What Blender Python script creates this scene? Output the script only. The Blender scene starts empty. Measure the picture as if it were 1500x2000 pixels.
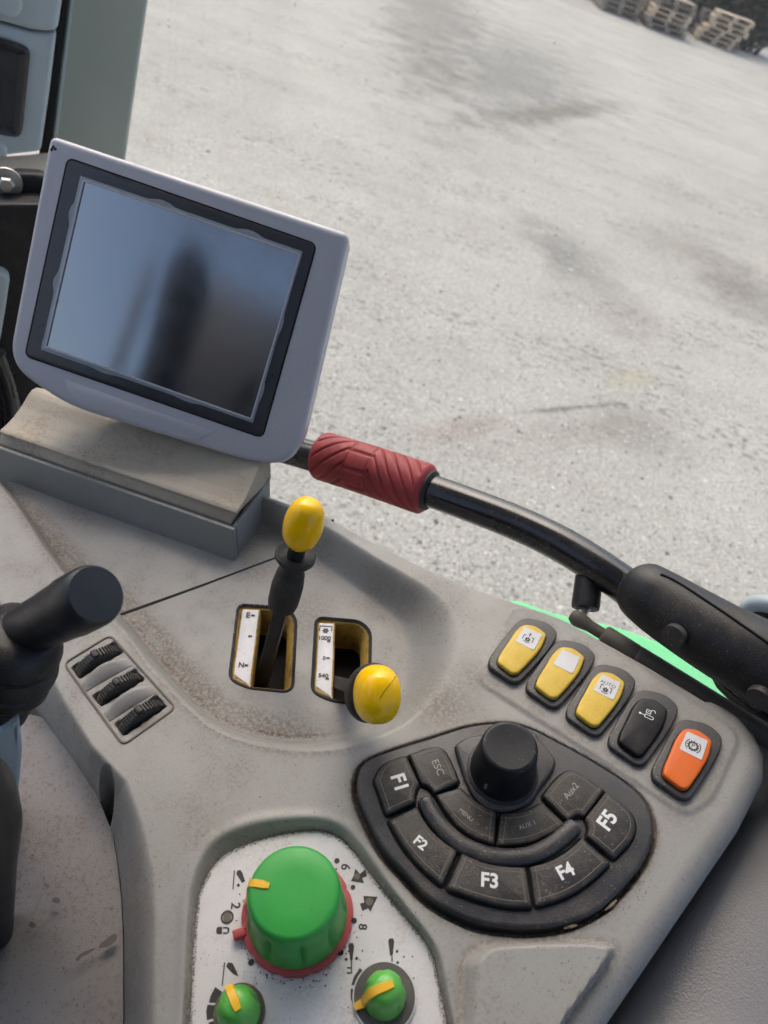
import bpy, bmesh, math, random
import numpy as np
from mathutils import Vector, Matrix
from mathutils.geometry import tessellate_polygon

random.seed(7); RNG = np.random.default_rng(7)
SC = bpy.context.scene
COL = SC.collection
R = math.radians

# ------------------------------------------------------------------ camera
FPX = 1500.0                       # focal length in photo pixels (1500 x 2000)
PITCH, ROLL = R(40.5), R(20.0)
CAM = np.array([0.0, 0.0, 2.5])
U = np.array([math.cos(PITCH)*math.sin(ROLL), -math.cos(PITCH)*math.cos(ROLL), -math.sin(PITCH)])  # world up seen from the camera
_f = np.array([0, 0, 1.0]); YC = _f - U*(_f @ U); YC /= np.linalg.norm(YC)
XC = np.cross(YC, U)
RW = np.stack([XC, YC, U])
cam = bpy.data.cameras.new('camera'); camo = bpy.data.objects.new('camera', cam); COL.objects.link(camo)
cam.sensor_fit = 'VERTICAL'; cam.sensor_height = 36.0; cam.lens = 27.0
cam.clip_start = 0.02; cam.clip_end = 2000
cam.dof.use_dof = True; cam.dof.focus_distance = 0.48; cam.dof.aperture_fstop = 12
_m = np.eye(4); _m[:3, 0] = RW @ [1, 0, 0]; _m[:3, 1] = RW @ [0, -1, 0]; _m[:3, 2] = RW @ [0, 0, -1]; _m[:3, 3] = CAM
camo.matrix_world = Matrix(_m.tolist())
SC.camera = camo

# ------------------------------------------------------------------ sky, sun, exposure
SUN_EL, SUN_AZ = R(50), R(-30)       # azimuth clockwise from +Y
wd = bpy.data.worlds.new('World'); SC.world = wd; wd.use_nodes = True
wn = wd.node_tree.nodes; wl = wd.node_tree.links
bg = wn['Background']; sky = wn.new('ShaderNodeTexSky'); sky.sky_type = 'NISHITA'; sky.sun_disc = False
sky.sun_elevation = SUN_EL; sky.sun_rotation = SUN_AZ
sky.air_density = 1.0; sky.dust_density = 5.0; sky.ozone_density = 1.0
wl.new(sky.outputs[0], bg.inputs[0]); bg.inputs[1].default_value = 0.15
sl = bpy.data.lights.new('sun', 'SUN'); sl.energy = 0.8; sl.angle = R(65); sl.color = (1.0, 0.95, 0.88)
so = bpy.data.objects.new('sun', sl); COL.objects.link(so)
_d = Vector((math.sin(SUN_AZ)*math.cos(SUN_EL), math.cos(SUN_AZ)*math.cos(SUN_EL), math.sin(SUN_EL)))
so.rotation_euler = _d.to_track_quat('Z', 'Y').to_euler()
SC.view_settings.view_transform = 'Standard'; SC.view_settings.look = 'None'
SC.view_settings.exposure = 0.92; SC.view_settings.gamma = 1.0
SC.render.engine = 'CYCLES'
SC.cycles.max_bounces = 6; SC.cycles.diffuse_bounces = 4; SC.cycles.glossy_bounces = 3; SC.cycles.transparent_max_bounces = 8; SC.cycles.use_denoising = True
SC.cycles.use_adaptive_sampling = True; SC.cycles.adaptive_threshold = .045; SC.cycles.caustics_reflective = False; SC.cycles.caustics_refractive = False

# ------------------------------------------------------------------ where a photo pixel lies in the cab
def ray(px, py): return np.array([(px-750)/FPX, (py-1000)/FPX, 1.0])
def P(px, py, d): return Vector((RW @ (ray(px, py)*d) + CAM).tolist())
NC = np.array([-0.03, 0.70, 0.7135]); NC /= np.linalg.norm(NC)     # console plane, normal away from the eye
CC = 0.437*(NC @ ray(983, 1486))
def ON(px, py, h=0.0):
    r = ray(px, py); return Vector((RW @ (r*(CC-h)/(NC @ r)) + CAM).tolist())
def HZ(px, py, z):
    r = RW @ ray(px, py); return Vector((CAM + r*(z-CAM[2])/r[2]).tolist())
def frame(o, ex, ez):
    ez = ez.normalized(); ex = (ex - ez*ex.dot(ez)).normalized(); ey = ez.cross(ex)
    m = Matrix.Identity(4)
    for i in range(3): m[i][0], m[i][1], m[i][2], m[i][3] = ex[i], ey[i], ez[i], o[i]
    return m
UPW = Vector((0, 0, 1))
NW = Vector((RW @ (-NC)).tolist())
KF = frame(ON(983, 1486), ON(1340, 1482)-ON(1020, 1275), NW); KI = KF.inverted()
def kp(px, py, h=0.0):
    v = KI @ ON(px, py, h); return (v.x, v.y)
def Z1(X, Y): return (660+X/2.344, 1380+Y/2.344)
def Z2(X, Y): return (340+X/2.679, 1580+Y/2.679)
def Z4(X, Y): return (850+X/2.308, 1500+Y/2.308)
def Z5(X, Y): return (400+X/3.0, 930+Y/3.0)
def Z6(X, Y): return (850+X/2.308, 1050+Y/2.308)
def Z7(X, Y): return (X/3.3333, 1050+Y/3.3333)
def kz(Zf, pts, h=0.0): return [kp(*Zf(*p), h) for p in pts]
def kq(pts, h=0.0): return [kp(x, y, h) for x, y in pts]

# ------------------------------------------------------------------ materials
MATS = {}
class NT:
    def __init__(s, name):
        s.m = bpy.data.materials.new(name); s.m.use_nodes = True
        s.t = s.m.node_tree; s.b = s.t.nodes['Principled BSDF']; s.out = s.t.nodes['Material Output']
    def n(s, typ, **kw):
        o = s.t.nodes.new(typ)
        for k, v in kw.items():
            if k.startswith('i_'): o.inputs[k[2:].replace('_', ' ')].default_value = v
            else: setattr(o, k, v)
        return o
    def l(s, a, b): s.t.links.new(a, b)
    def coord(s): 
        if not hasattr(s, '_c'): s._c = s.n('ShaderNodeTexCoord')
        return s._c.outputs['Object']
    def noise(s, scale, detail=4, rough=.6, vec=None, dist=0.0):
        o = s.n('ShaderNodeTexNoise'); o.inputs['Scale'].default_value = scale; o.inputs['Detail'].default_value = detail
        o.inputs['Roughness'].default_value = rough; o.inputs['Distortion'].default_value = dist
        s.l(vec or s.coord(), o.inputs['Vector']); return o.outputs[0]
    def ramp(s, x, a, b, lo=0.0, hi=1.0):
        o = s.n('ShaderNodeMapRange'); o.interpolation_type = 'SMOOTHSTEP'
        s.l(x, o.inputs[0]); o.inputs[1].default_value = a; o.inputs[2].default_value = b
        o.inputs[3].default_value = lo; o.inputs[4].default_value = hi; return o.outputs[0]
    def math(s, op, a, b=None):
        o = s.n('ShaderNodeMath', operation=op)
        for i, v in enumerate((a, b)):
            if v is None: continue
            if isinstance(v, (int, float)): o.inputs[i].default_value = v
            else: s.l(v, o.inputs[i])
        return o.outputs[0]
    def mix(s, fac, a, b):
        o = s.n('ShaderNodeMix', data_type='RGBA')
        for sock, v in ((o.inputs[0], fac), (o.inputs[6], a), (o.inputs[7], b)):
            if isinstance(v, (int, float)): sock.default_value = v
            elif isinstance(v, tuple): sock.default_value = (*v, 1) if len(v) == 3 else v
            else: s.l(v, sock)
        return o.outputs[2]
    def col(s, x):
        if isinstance(x, tuple): s.b.inputs['Base Color'].default_value = (*x, 1)
        else: s.l(x, s.b.inputs['Base Color'])
    def bump(s, x, strength, dist=0.001):
        o = s.n('ShaderNodeBump'); o.inputs['Strength'].default_value = strength; o.inputs['Distance'].default_value = dist
        s.l(x, o.inputs['Height']); s.l(o.outputs[0], s.b.inputs['Normal'])
def dirty(name, base, dust=(.30, .25, .19), amt=.35, rough=.5, speck=.25, grain=.15, scale=35, spec=.5, metal=0, coat=0, dustattr=False, grainscale=1400, var=.12, speckcol=None, fine=0.0):
    t = NT(name)
    big = t.noise(scale, 5, .72)
    dn = t.math('MULTIPLY', t.ramp(big, .40, .76), amt)
    fineN = t.noise(scale*22, 2, .7)
    dn = t.math('MULTIPLY', dn, t.math('ADD', t.math('MULTIPLY', t.ramp(fineN, .38, .68), .9), .25))
    lo = tuple(c*(1-var) for c in base); hi = tuple(min(1, c*(1+var)) for c in base)
    wide = t.noise(scale*.35, 3, .6)
    c = t.mix(wide, lo, hi)
    if dustattr:
        at = t.n('ShaderNodeAttribute', attribute_name='dust')
        dd = t.math('MULTIPLY', at.outputs['Fac'], t.ramp(t.noise(420, 3, .75), .34, .60, .12, 1))
        dd = t.math('MULTIPLY', dd, t.ramp(big, .3, .55, .5, 1))
        dn = t.math('MAXIMUM', dn, dd)
    c = t.mix(dn, c, dust)
    if speck:
        sp = t.ramp(t.noise(620, 1, .5), .68, .74)
        sp = t.math('MULTIPLY', t.math('MULTIPLY', sp, t.ramp(wide, .38, .6)), speck)
        c = t.mix(sp, c, speckcol or tuple(x*.25 for x in base))
    if fine: c = t.mix(t.math('MULTIPLY', t.ramp(fineN, .56, .74), fine), c, tuple(x*.35 for x in dust))
    t.col(c)
    t.l(t.math('ADD', t.math('MULTIPLY', dn, .4), t.ramp(big, .3, .7, rough-.06, rough+.08)), t.b.inputs['Roughness'])
    t.b.inputs['Specular IOR Level'].default_value = spec; t.b.inputs['Metallic'].default_value = metal
    t.b.inputs['Coat Weight'].default_value = coat; t.b.inputs['Coat Roughness'].default_value = .12
    if grain: t.bump(t.math('ADD', t.noise(grainscale, 1, .5), t.math('MULTIPLY', dn, .6)), grain, .0008)
    MATS[name] = t.m; return t.m
def plain(name, base, rough=.5, spec=.5, metal=0, coat=0):
    t = NT(name); t.col(base); t.b.inputs['Roughness'].default_value = rough
    t.b.inputs['Specular IOR Level'].default_value = spec; t.b.inputs['Metallic'].default_value = metal
    t.b.inputs['Coat Weight'].default_value = coat
    MATS[name] = t.m; return t.m

BROWN = (.20, .145, .10)
M_CON = dirty('console_plastic', (.278, .271, .252), dust=(.14, .10, .07), amt=.42, rough=.5, speck=.55, grain=.10, scale=24, dustattr=True, speckcol=(.05, .038, .03), fine=.14, var=.06)
M_PANEL = dirty('lower_panel_plastic', (.215, .20, .195), dust=(.14, .095, .075), amt=.6, fine=.35, rough=.5, speck=.55, grain=.3, scale=16, speckcol=(.05, .04, .035))
M_SIDE = dirty('side_panel_plastic', (.195, .19, .20), dust=(.22, .19, .165), amt=.35, rough=.36, speck=.4, grain=.18, scale=9, grainscale=900, speckcol=(.08, .06, .05))
M_TRIM = dirty('trim_plastic', (.48, .545, .575), dust=(.27, .25, .21), amt=.2, rough=.45, speck=.3, grain=.1, scale=10)
M_PILLAR = dirty('pillar_paint', (.46, .50, .435), dust=(.52, .50, .43), amt=.4, rough=.5, speck=.4, grain=.15, scale=12, speckcol=(.45, .45, .40))
M_TAN = dirty('bracket_plastic', (.42, .365, .285), dust=(.15, .10, .07), amt=.55, fine=.15, rough=.5, speck=.3, grain=.2, scale=20, speckcol=(.05, .04, .03))
M_TRAY = dirty('tray_plastic', (.24, .245, .235), dust=(.24, .18, .13), amt=.3, rough=.5, speck=.4, grain=.2, scale=20)
M_HOUS = dirty('monitor_plastic', (.425, .43, .475), dust=(.27, .24, .22), amt=.15, rough=.38, speck=.3, grain=.12, scale=14, var=.05)
M_FLAP = dirty('monitor_flap_plastic', (.455, .46, .505), dust=(.27, .24, .22), amt=.12, rough=.42, speck=.2, grain=.12, scale=14, var=.04)
M_BLK = dirty('black_plastic', (.013, .013, .015), spec=.35, dust=(.20, .165, .12), amt=.22, rough=.42, speck=.3, grain=.25, scale=40, speckcol=(.25, .21, .16))
M_BLK2 = dirty('dusty_black_plastic', (.026, .026, .030), spec=.5, dust=(.155, .125, .095), amt=.62, rough=.42, speck=.6, grain=.3, scale=45, speckcol=(.28, .24, .18))
M_KEY = dirty('key_rubber', (.016, .016, .018), spec=.4, dust=(.145, .118, .088), amt=.85, rough=.46, speck=.7, grain=.25, scale=60, speckcol=(.25, .22, .17))
M_KNOBB = dirty('encoder_plastic', (.008, .010, .014), spec=.22, dust=(.20, .165, .125), amt=.08, rough=.34, speck=.4, grain=.1, scale=50, speckcol=(.2, .17, .13))
M_JOY = dirty('joystick_plastic', (.009, .010, .014), amt=.02, rough=.42, speck=0, grain=0, scale=50, spec=.5)
M_STRUT = dirty('dusty_strut', (.085, .074, .062), dust=(.20, .165, .125), amt=.8, rough=.6, speck=.3, grain=.2, scale=40)
M_RUB = dirty('dusty_rubber', (.024, .023, .023), spec=.35, dust=(.20, .165, .125), amt=.4, rough=.62, speck=.3, grain=.2, scale=40)
M_BLKG = dirty('gloss_black_paint', (.007, .007, .011), dust=(.25, .21, .16), amt=.05, rough=.24, spec=.35, speck=.15, grain=.03, scale=25, speckcol=(.3, .26, .2), coat=.4)
M_RED = dirty('red_foam_rubber', (.30, .028, .034), dust=(.10, .05, .04), amt=.5, rough=.55, speck=.3, grain=.25, scale=45)
M_REDR = dirty('red_plastic', (.42, .05, .055), dust=(.18, .11, .08), amt=.45, rough=.45, speck=.2, grain=.1, scale=60)
M_YEL = dirty('yellow_gloss_plastic', (.93, .53, .003), dust=(.75, .42, .01), amt=.06, rough=.14, speck=0, grain=0, scale=30, var=.02, spec=.35)
M_YROCK = dirty('yellow_rocker_plastic', (.64, .43, .055), spec=.3, dust=(.30, .19, .06), amt=.5, rough=.42, speck=.35, grain=.1, scale=55, speckcol=(.08, .05, .02))
M_YGATE = dirty('worn_yellow_plastic', (.42, .26, .05), dust=(.06, .03, .012), amt=1.4, rough=.5, speck=.9, grain=.2, scale=60, speckcol=(.04, .02, .01))
M_ORG = dirty('orange_plastic', (.66, .125, .014), spec=.3, dust=(.35, .15, .07), amt=.3, rough=.42, speck=.25, grain=.08, scale=50)
M_GRN = dirty('green_plastic', (.034, .32, .055), spec=.35, dust=(.16, .20, .09), amt=.25, rough=.42, speck=.2, grain=.06, scale=40, var=.05)
M_GRN2 = dirty('light_green_plastic', (.10, .42, .06), dust=(.13, .13, .06), amt=.5, rough=.4, speck=.3, grain=.08, scale=70)
M_YMARK = dirty('yellow_pointer_plastic', (.80, .45, .02), dust=(.35, .20, .05), amt=.25, rough=.4, speck=.2, grain=.05, scale=60)
M_WHITE = dirty('white_label_film', (.60, .59, .60), dust=(.30, .24, .18), amt=.55, rough=.45, speck=.4, grain=.1, scale=26, speckcol=(.12, .09, .07))
M_STICK = dirty('sticker_film', (.58, .57, .58), dust=(.33, .27, .2), amt=.3, rough=.45, speck=.5, grain=.05, scale=60, speckcol=(.12, .1, .08))
M_INK = plain('black_print', (.02, .02, .022), .55)
M_PRINT = plain('white_print', (.70, .70, .69), .5)
M_PRINTG = plain('faded_white_print', (.33, .32, .30), .55)
M_BORDER = plain('dust_line', (.15, .125, .095), .8)
M_STEEL = dirty('zinc_steel', (.50, .50, .48), dust=(.3, .25, .18), amt=.2, rough=.35, speck=.2, grain=.05, scale=60, metal=.85)
M_FEND = dirty('green_paint', (.16, .56, .25), dust=(.24, .50, .28), amt=.15, rough=.55, speck=.1, grain=.0, scale=8, var=.03, spec=.3)
M_STAIN = plain('greasy_stain', (.10, .09, .087), .6)
M_DARK = plain('black_cavity', (.008, .008, .008), .8, .2)
M_SEAM = plain('black_seal', (.012, .012, .012), .7, .3)
M_MAT = dirty('floor_mat_rubber', (.025, .027, .028), dust=(.15, .13, .10), amt=.35, rough=.7, speck=.5, grain=.5, scale=20)
M_PALE = dirty('pale_blue_grey_plastic', (.36, .43, .47), dust=(.3, .28, .25), amt=.15, rough=.4, speck=.2, grain=.05, scale=20)
M_DIRT = dirty('loose_dirt', (.13, .10, .072), dust=(.22, .17, .12), amt=.9, rough=.95, speck=.6, grain=1.0, scale=90, grainscale=900)
M_SKIRT = dirty('grimy_skirt', (.06, .058, .055), dust=(.2, .16, .12), amt=.9, rough=.6, speck=.6, grain=.2, scale=70)
M_WHEEL = dirty('dusty_wheel_plastic', (.04, .039, .038), spec=.35, dust=(.17, .15, .125), amt=.6, rough=.5, speck=.2, grain=.0, scale=60)
M_BROCK = dirty('black_rocker_plastic', (.008, .008, .011), spec=.2, amt=.1, rough=.35, speck=.2, grain=.03, scale=50)
M_STRAW = plain('straw', (.33, .25, .14), .8)
M_WOOD = dirty('pallet_wood', (.70, .55, .40), dust=(.2, .16, .12), amt=.5, rough=.8, speck=.2, grain=.2, scale=1.2, grainscale=60)
M_WOOD2 = dirty('weathered_pallet_wood', (.32, .27, .22), dust=(.15, .125, .1), amt=.5, rough=.85, speck=.2, grain=.2, scale=1.2, grainscale=60)
M_LEAF = dirty('hedge_leaf', (.03, .045, .048), dust=(.045, .07, .07), amt=.5, rough=.6, speck=0, grain=.1, scale=3)
M_BARK = plain('hedge_stem', (.06, .045, .035), .9)
M_ROOF = dirty('roof_liner', (.5, .5, .5), amt=.1, rough=.8, speck=0, grain=.1, scale=10)
M_REAR = dirty('rear_pillar_paint', (.045, .052, .065), amt=.1, rough=.6, speck=0, grain=0, scale=10)
M_CLOTH = dirty('dark_jacket_cloth', (.02, .022, .028), amt=.05, rough=.9, speck=0, grain=.4, scale=20)
M_SEATF = dirty('seat_fabric', (.05, .05, .055), amt=.2, rough=.95, speck=0, grain=.5, scale=20)

# door glass: clear pane with a thin film of dust
t = NT('dusty_glass'); t.t.nodes.remove(t.b)
tr = t.n('ShaderNodeBsdfTransparent'); tr.inputs[0].default_value = (.95, .97, .965, 1)
gl = t.n('ShaderNodeBsdfGlossy'); gl.inputs['Roughness'].default_value = .02
df = t.n('ShaderNodeBsdfDiffuse'); df.inputs[0].default_value = (.62, .60, .56, 1)
tl = t.n('ShaderNodeBsdfTranslucent'); tl.inputs[0].default_value = (.62, .60, .56, 1)
lw = t.n('ShaderNodeLayerWeight'); lw.inputs[0].default_value = .5
frf = t.math('ADD', t.math('MULTIPLY', t.math('POWER', lw.outputs['Facing'], 4.0), .5), .025)
s0 = t.n('ShaderNodeMixShader'); s0.inputs[0].default_value = .5; t.l(df.outputs[0], s0.inputs[1]); t.l(tl.outputs[0], s0.inputs[2])
s1 = t.n('ShaderNodeMixShader'); t.l(frf, s1.inputs[0]); t.l(tr.outputs[0], s1.inputs[1]); t.l(gl.outputs[0], s1.inputs[2])
gn_ = t.noise(90, 2, .5)
spk = t.math('MULTIPLY', t.ramp(gn_, .735, .76), .3)
dst = t.math('ADD', t.ramp(t.noise(6, 2, .6), .35, .75, .01, .055), spk)
s2 = t.n('ShaderNodeMixShader'); t.l(dst, s2.inputs[0]); t.l(s1.outputs[0], s2.inputs[1]); t.l(s0.outputs[0], s2.inputs[2])
t.l(s2.outputs[0], t.out.inputs[0]); M_GLASS = t.m
# monitor glass: dark, slightly matt
t = NT('matt_screen_glass'); t.col((.012, .014, .018)); t.b.inputs['Specular IOR Level'].default_value = 1.0
t.b.inputs['IOR'].default_value = 2.4
t.l(t.ramp(t.noise(60, 5, .7), .3, .7, .13, .17), t.b.inputs['Roughness']); M_SCREEN = t.m
# torn protective film
t = NT('clear_film'); t.col((.50, .54, .60)); t.b.inputs['Roughness'].default_value = .25
t.b.inputs['Alpha'].default_value = .5; M_FILM = t.m
M_BEZEL = dirty('monitor_bezel_plastic', (.03, .032, .038), dust=(.2, .18, .15), amt=.1, rough=.32, speck=.3, grain=.05, scale=40)

# ------------------------------------------------------------------ builders
def link(name, me, mat=None, parent=None, smooth=None):
    o = bpy.data.objects.new(name, me); COL.objects.link(o)
    if mat: me.materials.append(mat)
    if parent: o.parent = parent
    if smooth is not None:
        me.polygons.foreach_set('use_smooth', [True]*len(me.polygons)); me.set_sharp_from_angle(angle=R(smooth))
    return o
def mesh(name, vs, fs, mat=None, parent=None, smooth=35):
    me = bpy.data.meshes.new(name); me.from_pydata([tuple(v) for v in vs], [], fs); me.update()
    return link(name, me, mat, parent, smooth)
def tag(o, label, cat, group=None, kind=None):
    if label: o['label'] = label
    if cat: o['category'] = cat
    if group: o['group'] = group
    if kind: o['kind'] = kind
    return o
def thing(name, label, cat, m, group=None):
    o = bpy.data.objects.new(name, None); COL.objects.link(o); o.empty_display_size = .02
    o.matrix_world = m if isinstance(m, Matrix) else Matrix.Translation(m)
    return tag(o, label, cat, group)
def area2(p): return sum(a[0]*b[1]-b[0]*a[1] for a, b in zip(p, p[1:]+p[:1]))
def ccw(p): return p if area2(p) > 0 else p[::-1]
def offset(p, d):                   # inward by d for a ccw outline
    n = len(p); out = []
    for i in range(n):
        a, b, c = Vector(p[i-1]), Vector(p[i]), Vector(p[(i+1) % n])
        e1 = (b-a); e2 = (c-b)
        if e1.length < 1e-9 or e2.length < 1e-9: out.append((b.x, b.y)); continue
        e1.normalize(); e2.normalize()
        n1 = Vector((-e1.y, e1.x)); n2 = Vector((-e2.y, e2.x)); m = n1+n2
        k = m.length_squared
        m = n1 if k < .05 else m*(2/k)
        if m.length > 2: m = m.normalized()*2
        q = b+m*d; out.append((q.x, q.y))
    return out
def catmull(pts, k=8, closed=True):
    n = len(pts); out = []
    V = [np.array(p, float) for p in pts]
    rng = range(n) if closed else range(n-1)
    for i in rng:
        if closed: p0, p1, p2, p3 = V[i-1], V[i], V[(i+1) % n], V[(i+2) % n]
        else: p0, p1, p2, p3 = V[max(i-1, 0)], V[i], V[i+1], V[min(i+2, n-1)]
        for j in range(k):
            s = j/k
            out.append(tuple(.5*(2*p1+(p2-p0)*s+(2*p0-5*p1+4*p2-p3)*s*s+(3*p1-p0-3*p2+p3)*s**3)))
    if not closed: out.append(tuple(V[-1]))
    return out
def rounded(pts, r, k=5):
    out = []; n = len(pts)
    rr = r if isinstance(r, (list, tuple)) else [r]*n
    for i in range(n):
        a, b, c = Vector(pts[i-1]), Vector(pts[i]), Vector(pts[(i+1) % n])
        da = min(rr[i], (a-b).length*.48); dc = min(rr[i], (c-b).length*.48)
        s, e = b+(a-b).normalized()*da, b+(c-b).normalized()*dc
        for j in range(k+1):
            u = j/k; q = s*(1-u)**2+b*2*u*(1-u)+e*u*u; out.append((q.x, q.y))
    return out
def slab(name, outline, z0, z1, mat, parent, bevel=.0006, seg=3, dome=0.0, cap0=False, taper=0.0, smooth=40):
    p = ccw(list(outline)); n = len(p); rings = [[(x, y, z0) for x, y in p]]
    b = min(bevel, abs(z1-z0)*.9)
    q0 = offset(p, taper) if taper else p
    for j in range(seg+1):
        a = j/seg*math.pi/2
        q = offset(q0, b*(1-math.cos(a))) if j else q0
        rings.append([(x, y, z1-b+b*math.sin(a)) for x, y in q])
    vs = [v for r_ in rings for v in r_]; fs = []
    for k in range(len(rings)-1):
        for i in range(n):
            j = (i+1) % n
            fs.append((k*n+i, k*n+j, (k+1)*n+j, (k+1)*n+i))
    top = (len(rings)-1)*n
    if dome:
        cx = sum(v[0] for v in rings[-1])/n; cy = sum(v[1] for v in rings[-1])/n; prev = top
        for s_, hh in ((.8, .36), (.55, .70), (.25, .94)):
            base = len(vs)
            vs += [(cx+(x-cx)*s_, cy+(y-cy)*s_, z+dome*hh) for x, y, z in rings[-1]]
            for i in range(n):
                j = (i+1) % n; fs.append((prev+i, prev+j, base+j, base+i))
            prev = base
        vs.append((cx, cy, z1+dome)); c = len(vs)-1
        for i in range(n): fs.append((prev+i, prev+(i+1) % n, c))
    else:
        for t3 in tessellate_polygon([[Vector(v) for v in rings[-1]]]):
            a, b_, c = t3
            A, B, C = (Vector(rings[-1][q]) for q in t3)
            if (B-A).cross(C-A).z < 0: b_, c = c, b_
            fs.append((top+a, top+b_, top+c))
    if cap0:
        for t3 in tessellate_polygon([[Vector(v) for v in rings[0]]]):
            a, b_, c = t3
            A, B, C = (Vector(rings[0][q]) for q in t3)
            if (B-A).cross(C-A).z > 0: b_, c = c, b_
            fs.append((a, b_, c))
    return mesh(name, vs, fs, mat, parent, smooth)
def ring_slab(name, outer, inner, z0, z1, mat, parent, bevel=.0, inner_z=None, smooth=40):
    # frame between two outlines with the same number of points
    o = ccw(list(outer)); i_ = ccw(list(inner)); n = len(o); iz = z1 if inner_z is None else inner_z
    ob = offset(o, bevel) if bevel else o
    R_ = [[(x, y, z0) for x, y in o], [(x, y, z1-bevel) for x, y in o]]
    if bevel: R_.append([(x, y, z1) for x, y in ob])
    R_ += [[(x, y, iz) for x, y in i_], [(x, y, z0) for x, y in i_]]
    vs = [v for r_ in R_ for v in r_]; fs = []
    for k in range(len(R_)-1):
        for i in range(n):
            j = (i+1) % n; fs.append((k*n+i, k*n+j, (k+1)*n+j, (k+1)*n+i))
    return mesh(name, vs, fs, mat, parent, smooth)
def lathe(name, prof, mat, parent, m=None, seg=48, mod=None, sx=1, sy=1, smooth=40):
    vs, fs = [], []
    for k, (r, z) in enumerate(prof):
        for i in range(seg):
            a = 2*math.pi*i/seg; q = r*(mod(a, z, k) if mod else 1)
            v = Vector((q*math.cos(a)*sx, q*math.sin(a)*sy, z)); vs.append(m @ v if m else v)
    for k in range(len(prof)-1):
        for i in range(seg):
            j = (i+1) % seg; fs.append((k*seg+i, k*seg+j, (k+1)*seg+j, (k+1)*seg+i))
    for k, flip in ((0, True), (len(prof)-1, False)):
        if prof[k][0] > 1e-6:
            f = tuple(k*seg+i for i in range(seg)); fs.append(f[::-1] if flip else f)
    return mesh(name, vs, fs, mat, parent, smooth)
def tube(name, pts, rad, mat, parent, seg=20, flat=1.0, up=None, cap=True, smooth=40):
    pts = [Vector(p) for p in pts]; n = len(pts); rr = rad if isinstance(rad, (list, tuple)) else [rad]*n
    vs, fs = [], []; ref = up or Vector((0, 0, 1))
    for i, p in enumerate(pts):
        d = (pts[min(i+1, n-1)]-pts[max(i-1, 0)]).normalized()
        s = d.cross(ref)
        s = s.normalized() if s.length > 1e-4 else d.orthogonal().normalized()
        w = s.cross(d)
        for j in range(seg):
            a = 2*math.pi*j/seg; vs.append(p+(s*math.cos(a)+w*math.sin(a)*flat)*rr[i])
    for i in range(n-1):
        for j in range(seg):
            k = (j+1) % seg; fs.append((i*seg+j, i*seg+k, (i+1)*seg+k, (i+1)*seg+j))
    if cap: fs.append(tuple(range(seg))[::-1]); fs.append(tuple((n-1)*seg+j for j in range(seg)))
    return mesh(name, vs, fs, mat, parent, smooth)
def boxm(name, lo, hi, mat, parent, bevel=.0, m=None):
    bm = bmesh.new(); bmesh.ops.create_cube(bm, size=1)
    for v in bm.verts:
        v.co = Vector([lo[i]+(v.co[i]+.5)*(hi[i]-lo[i]) for i in range(3)])
    if bevel: bmesh.ops.bevel(bm, geom=bm.edges[:], offset=bevel, segments=3, affect='EDGES', profile=.5)
    if m: bmesh.ops.transform(bm, matrix=m, verts=bm.verts[:])
    me = bpy.data.meshes.new(name); bm.to_mesh(me); bm.free()
    return link(name, me, mat, parent, 35)
TXT = {}
def text_verts(s, bold=.0):
    if (s, bold) not in TXT:
        cu = bpy.data.curves.new('t', 'FONT'); cu.body = s; cu.offset = bold; cu.resolution_u = 4
        o = bpy.data.objects.new('t', cu); me = bpy.data.meshes.new_from_object(o)
        v = np.array([w.co[:] for w in me.vertices]); f = [tuple(p.vertices) for p in me.polygons]
        v[:, 0] -= v[:, 0].min(); v[:, 1] -= v[:, 1].min()
        TXT[(s, bold)] = (v, f); bpy.data.objects.remove(o); bpy.data.meshes.remove(me); bpy.data.curves.remove(cu)
    return TXT[(s, bold)]
def text(name, s, a, b, z, mat, parent, bold=.0, height=None, up=None):
    # lettering whose baseline runs from a to b (2-D, parent's frame), lying at height z
    v, f = text_verts(s, bold); a = Vector(a); b = Vector(b); ex = (b-a); w = ex.length; ex /= w; ey = Vector((-ex.y, ex.x))
    kx = w/v[:, 0].max(); ky = kx if height is None else height/v[:, 1].max()
    if up is not None: ey = Vector(up); ky = 1/v[:, 1].max()
    vs = [(*(a+ex*p[0]*kx+ey*p[1]*ky), z) for p in v]
    return mesh(name, vs, f, mat, parent, None)
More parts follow.
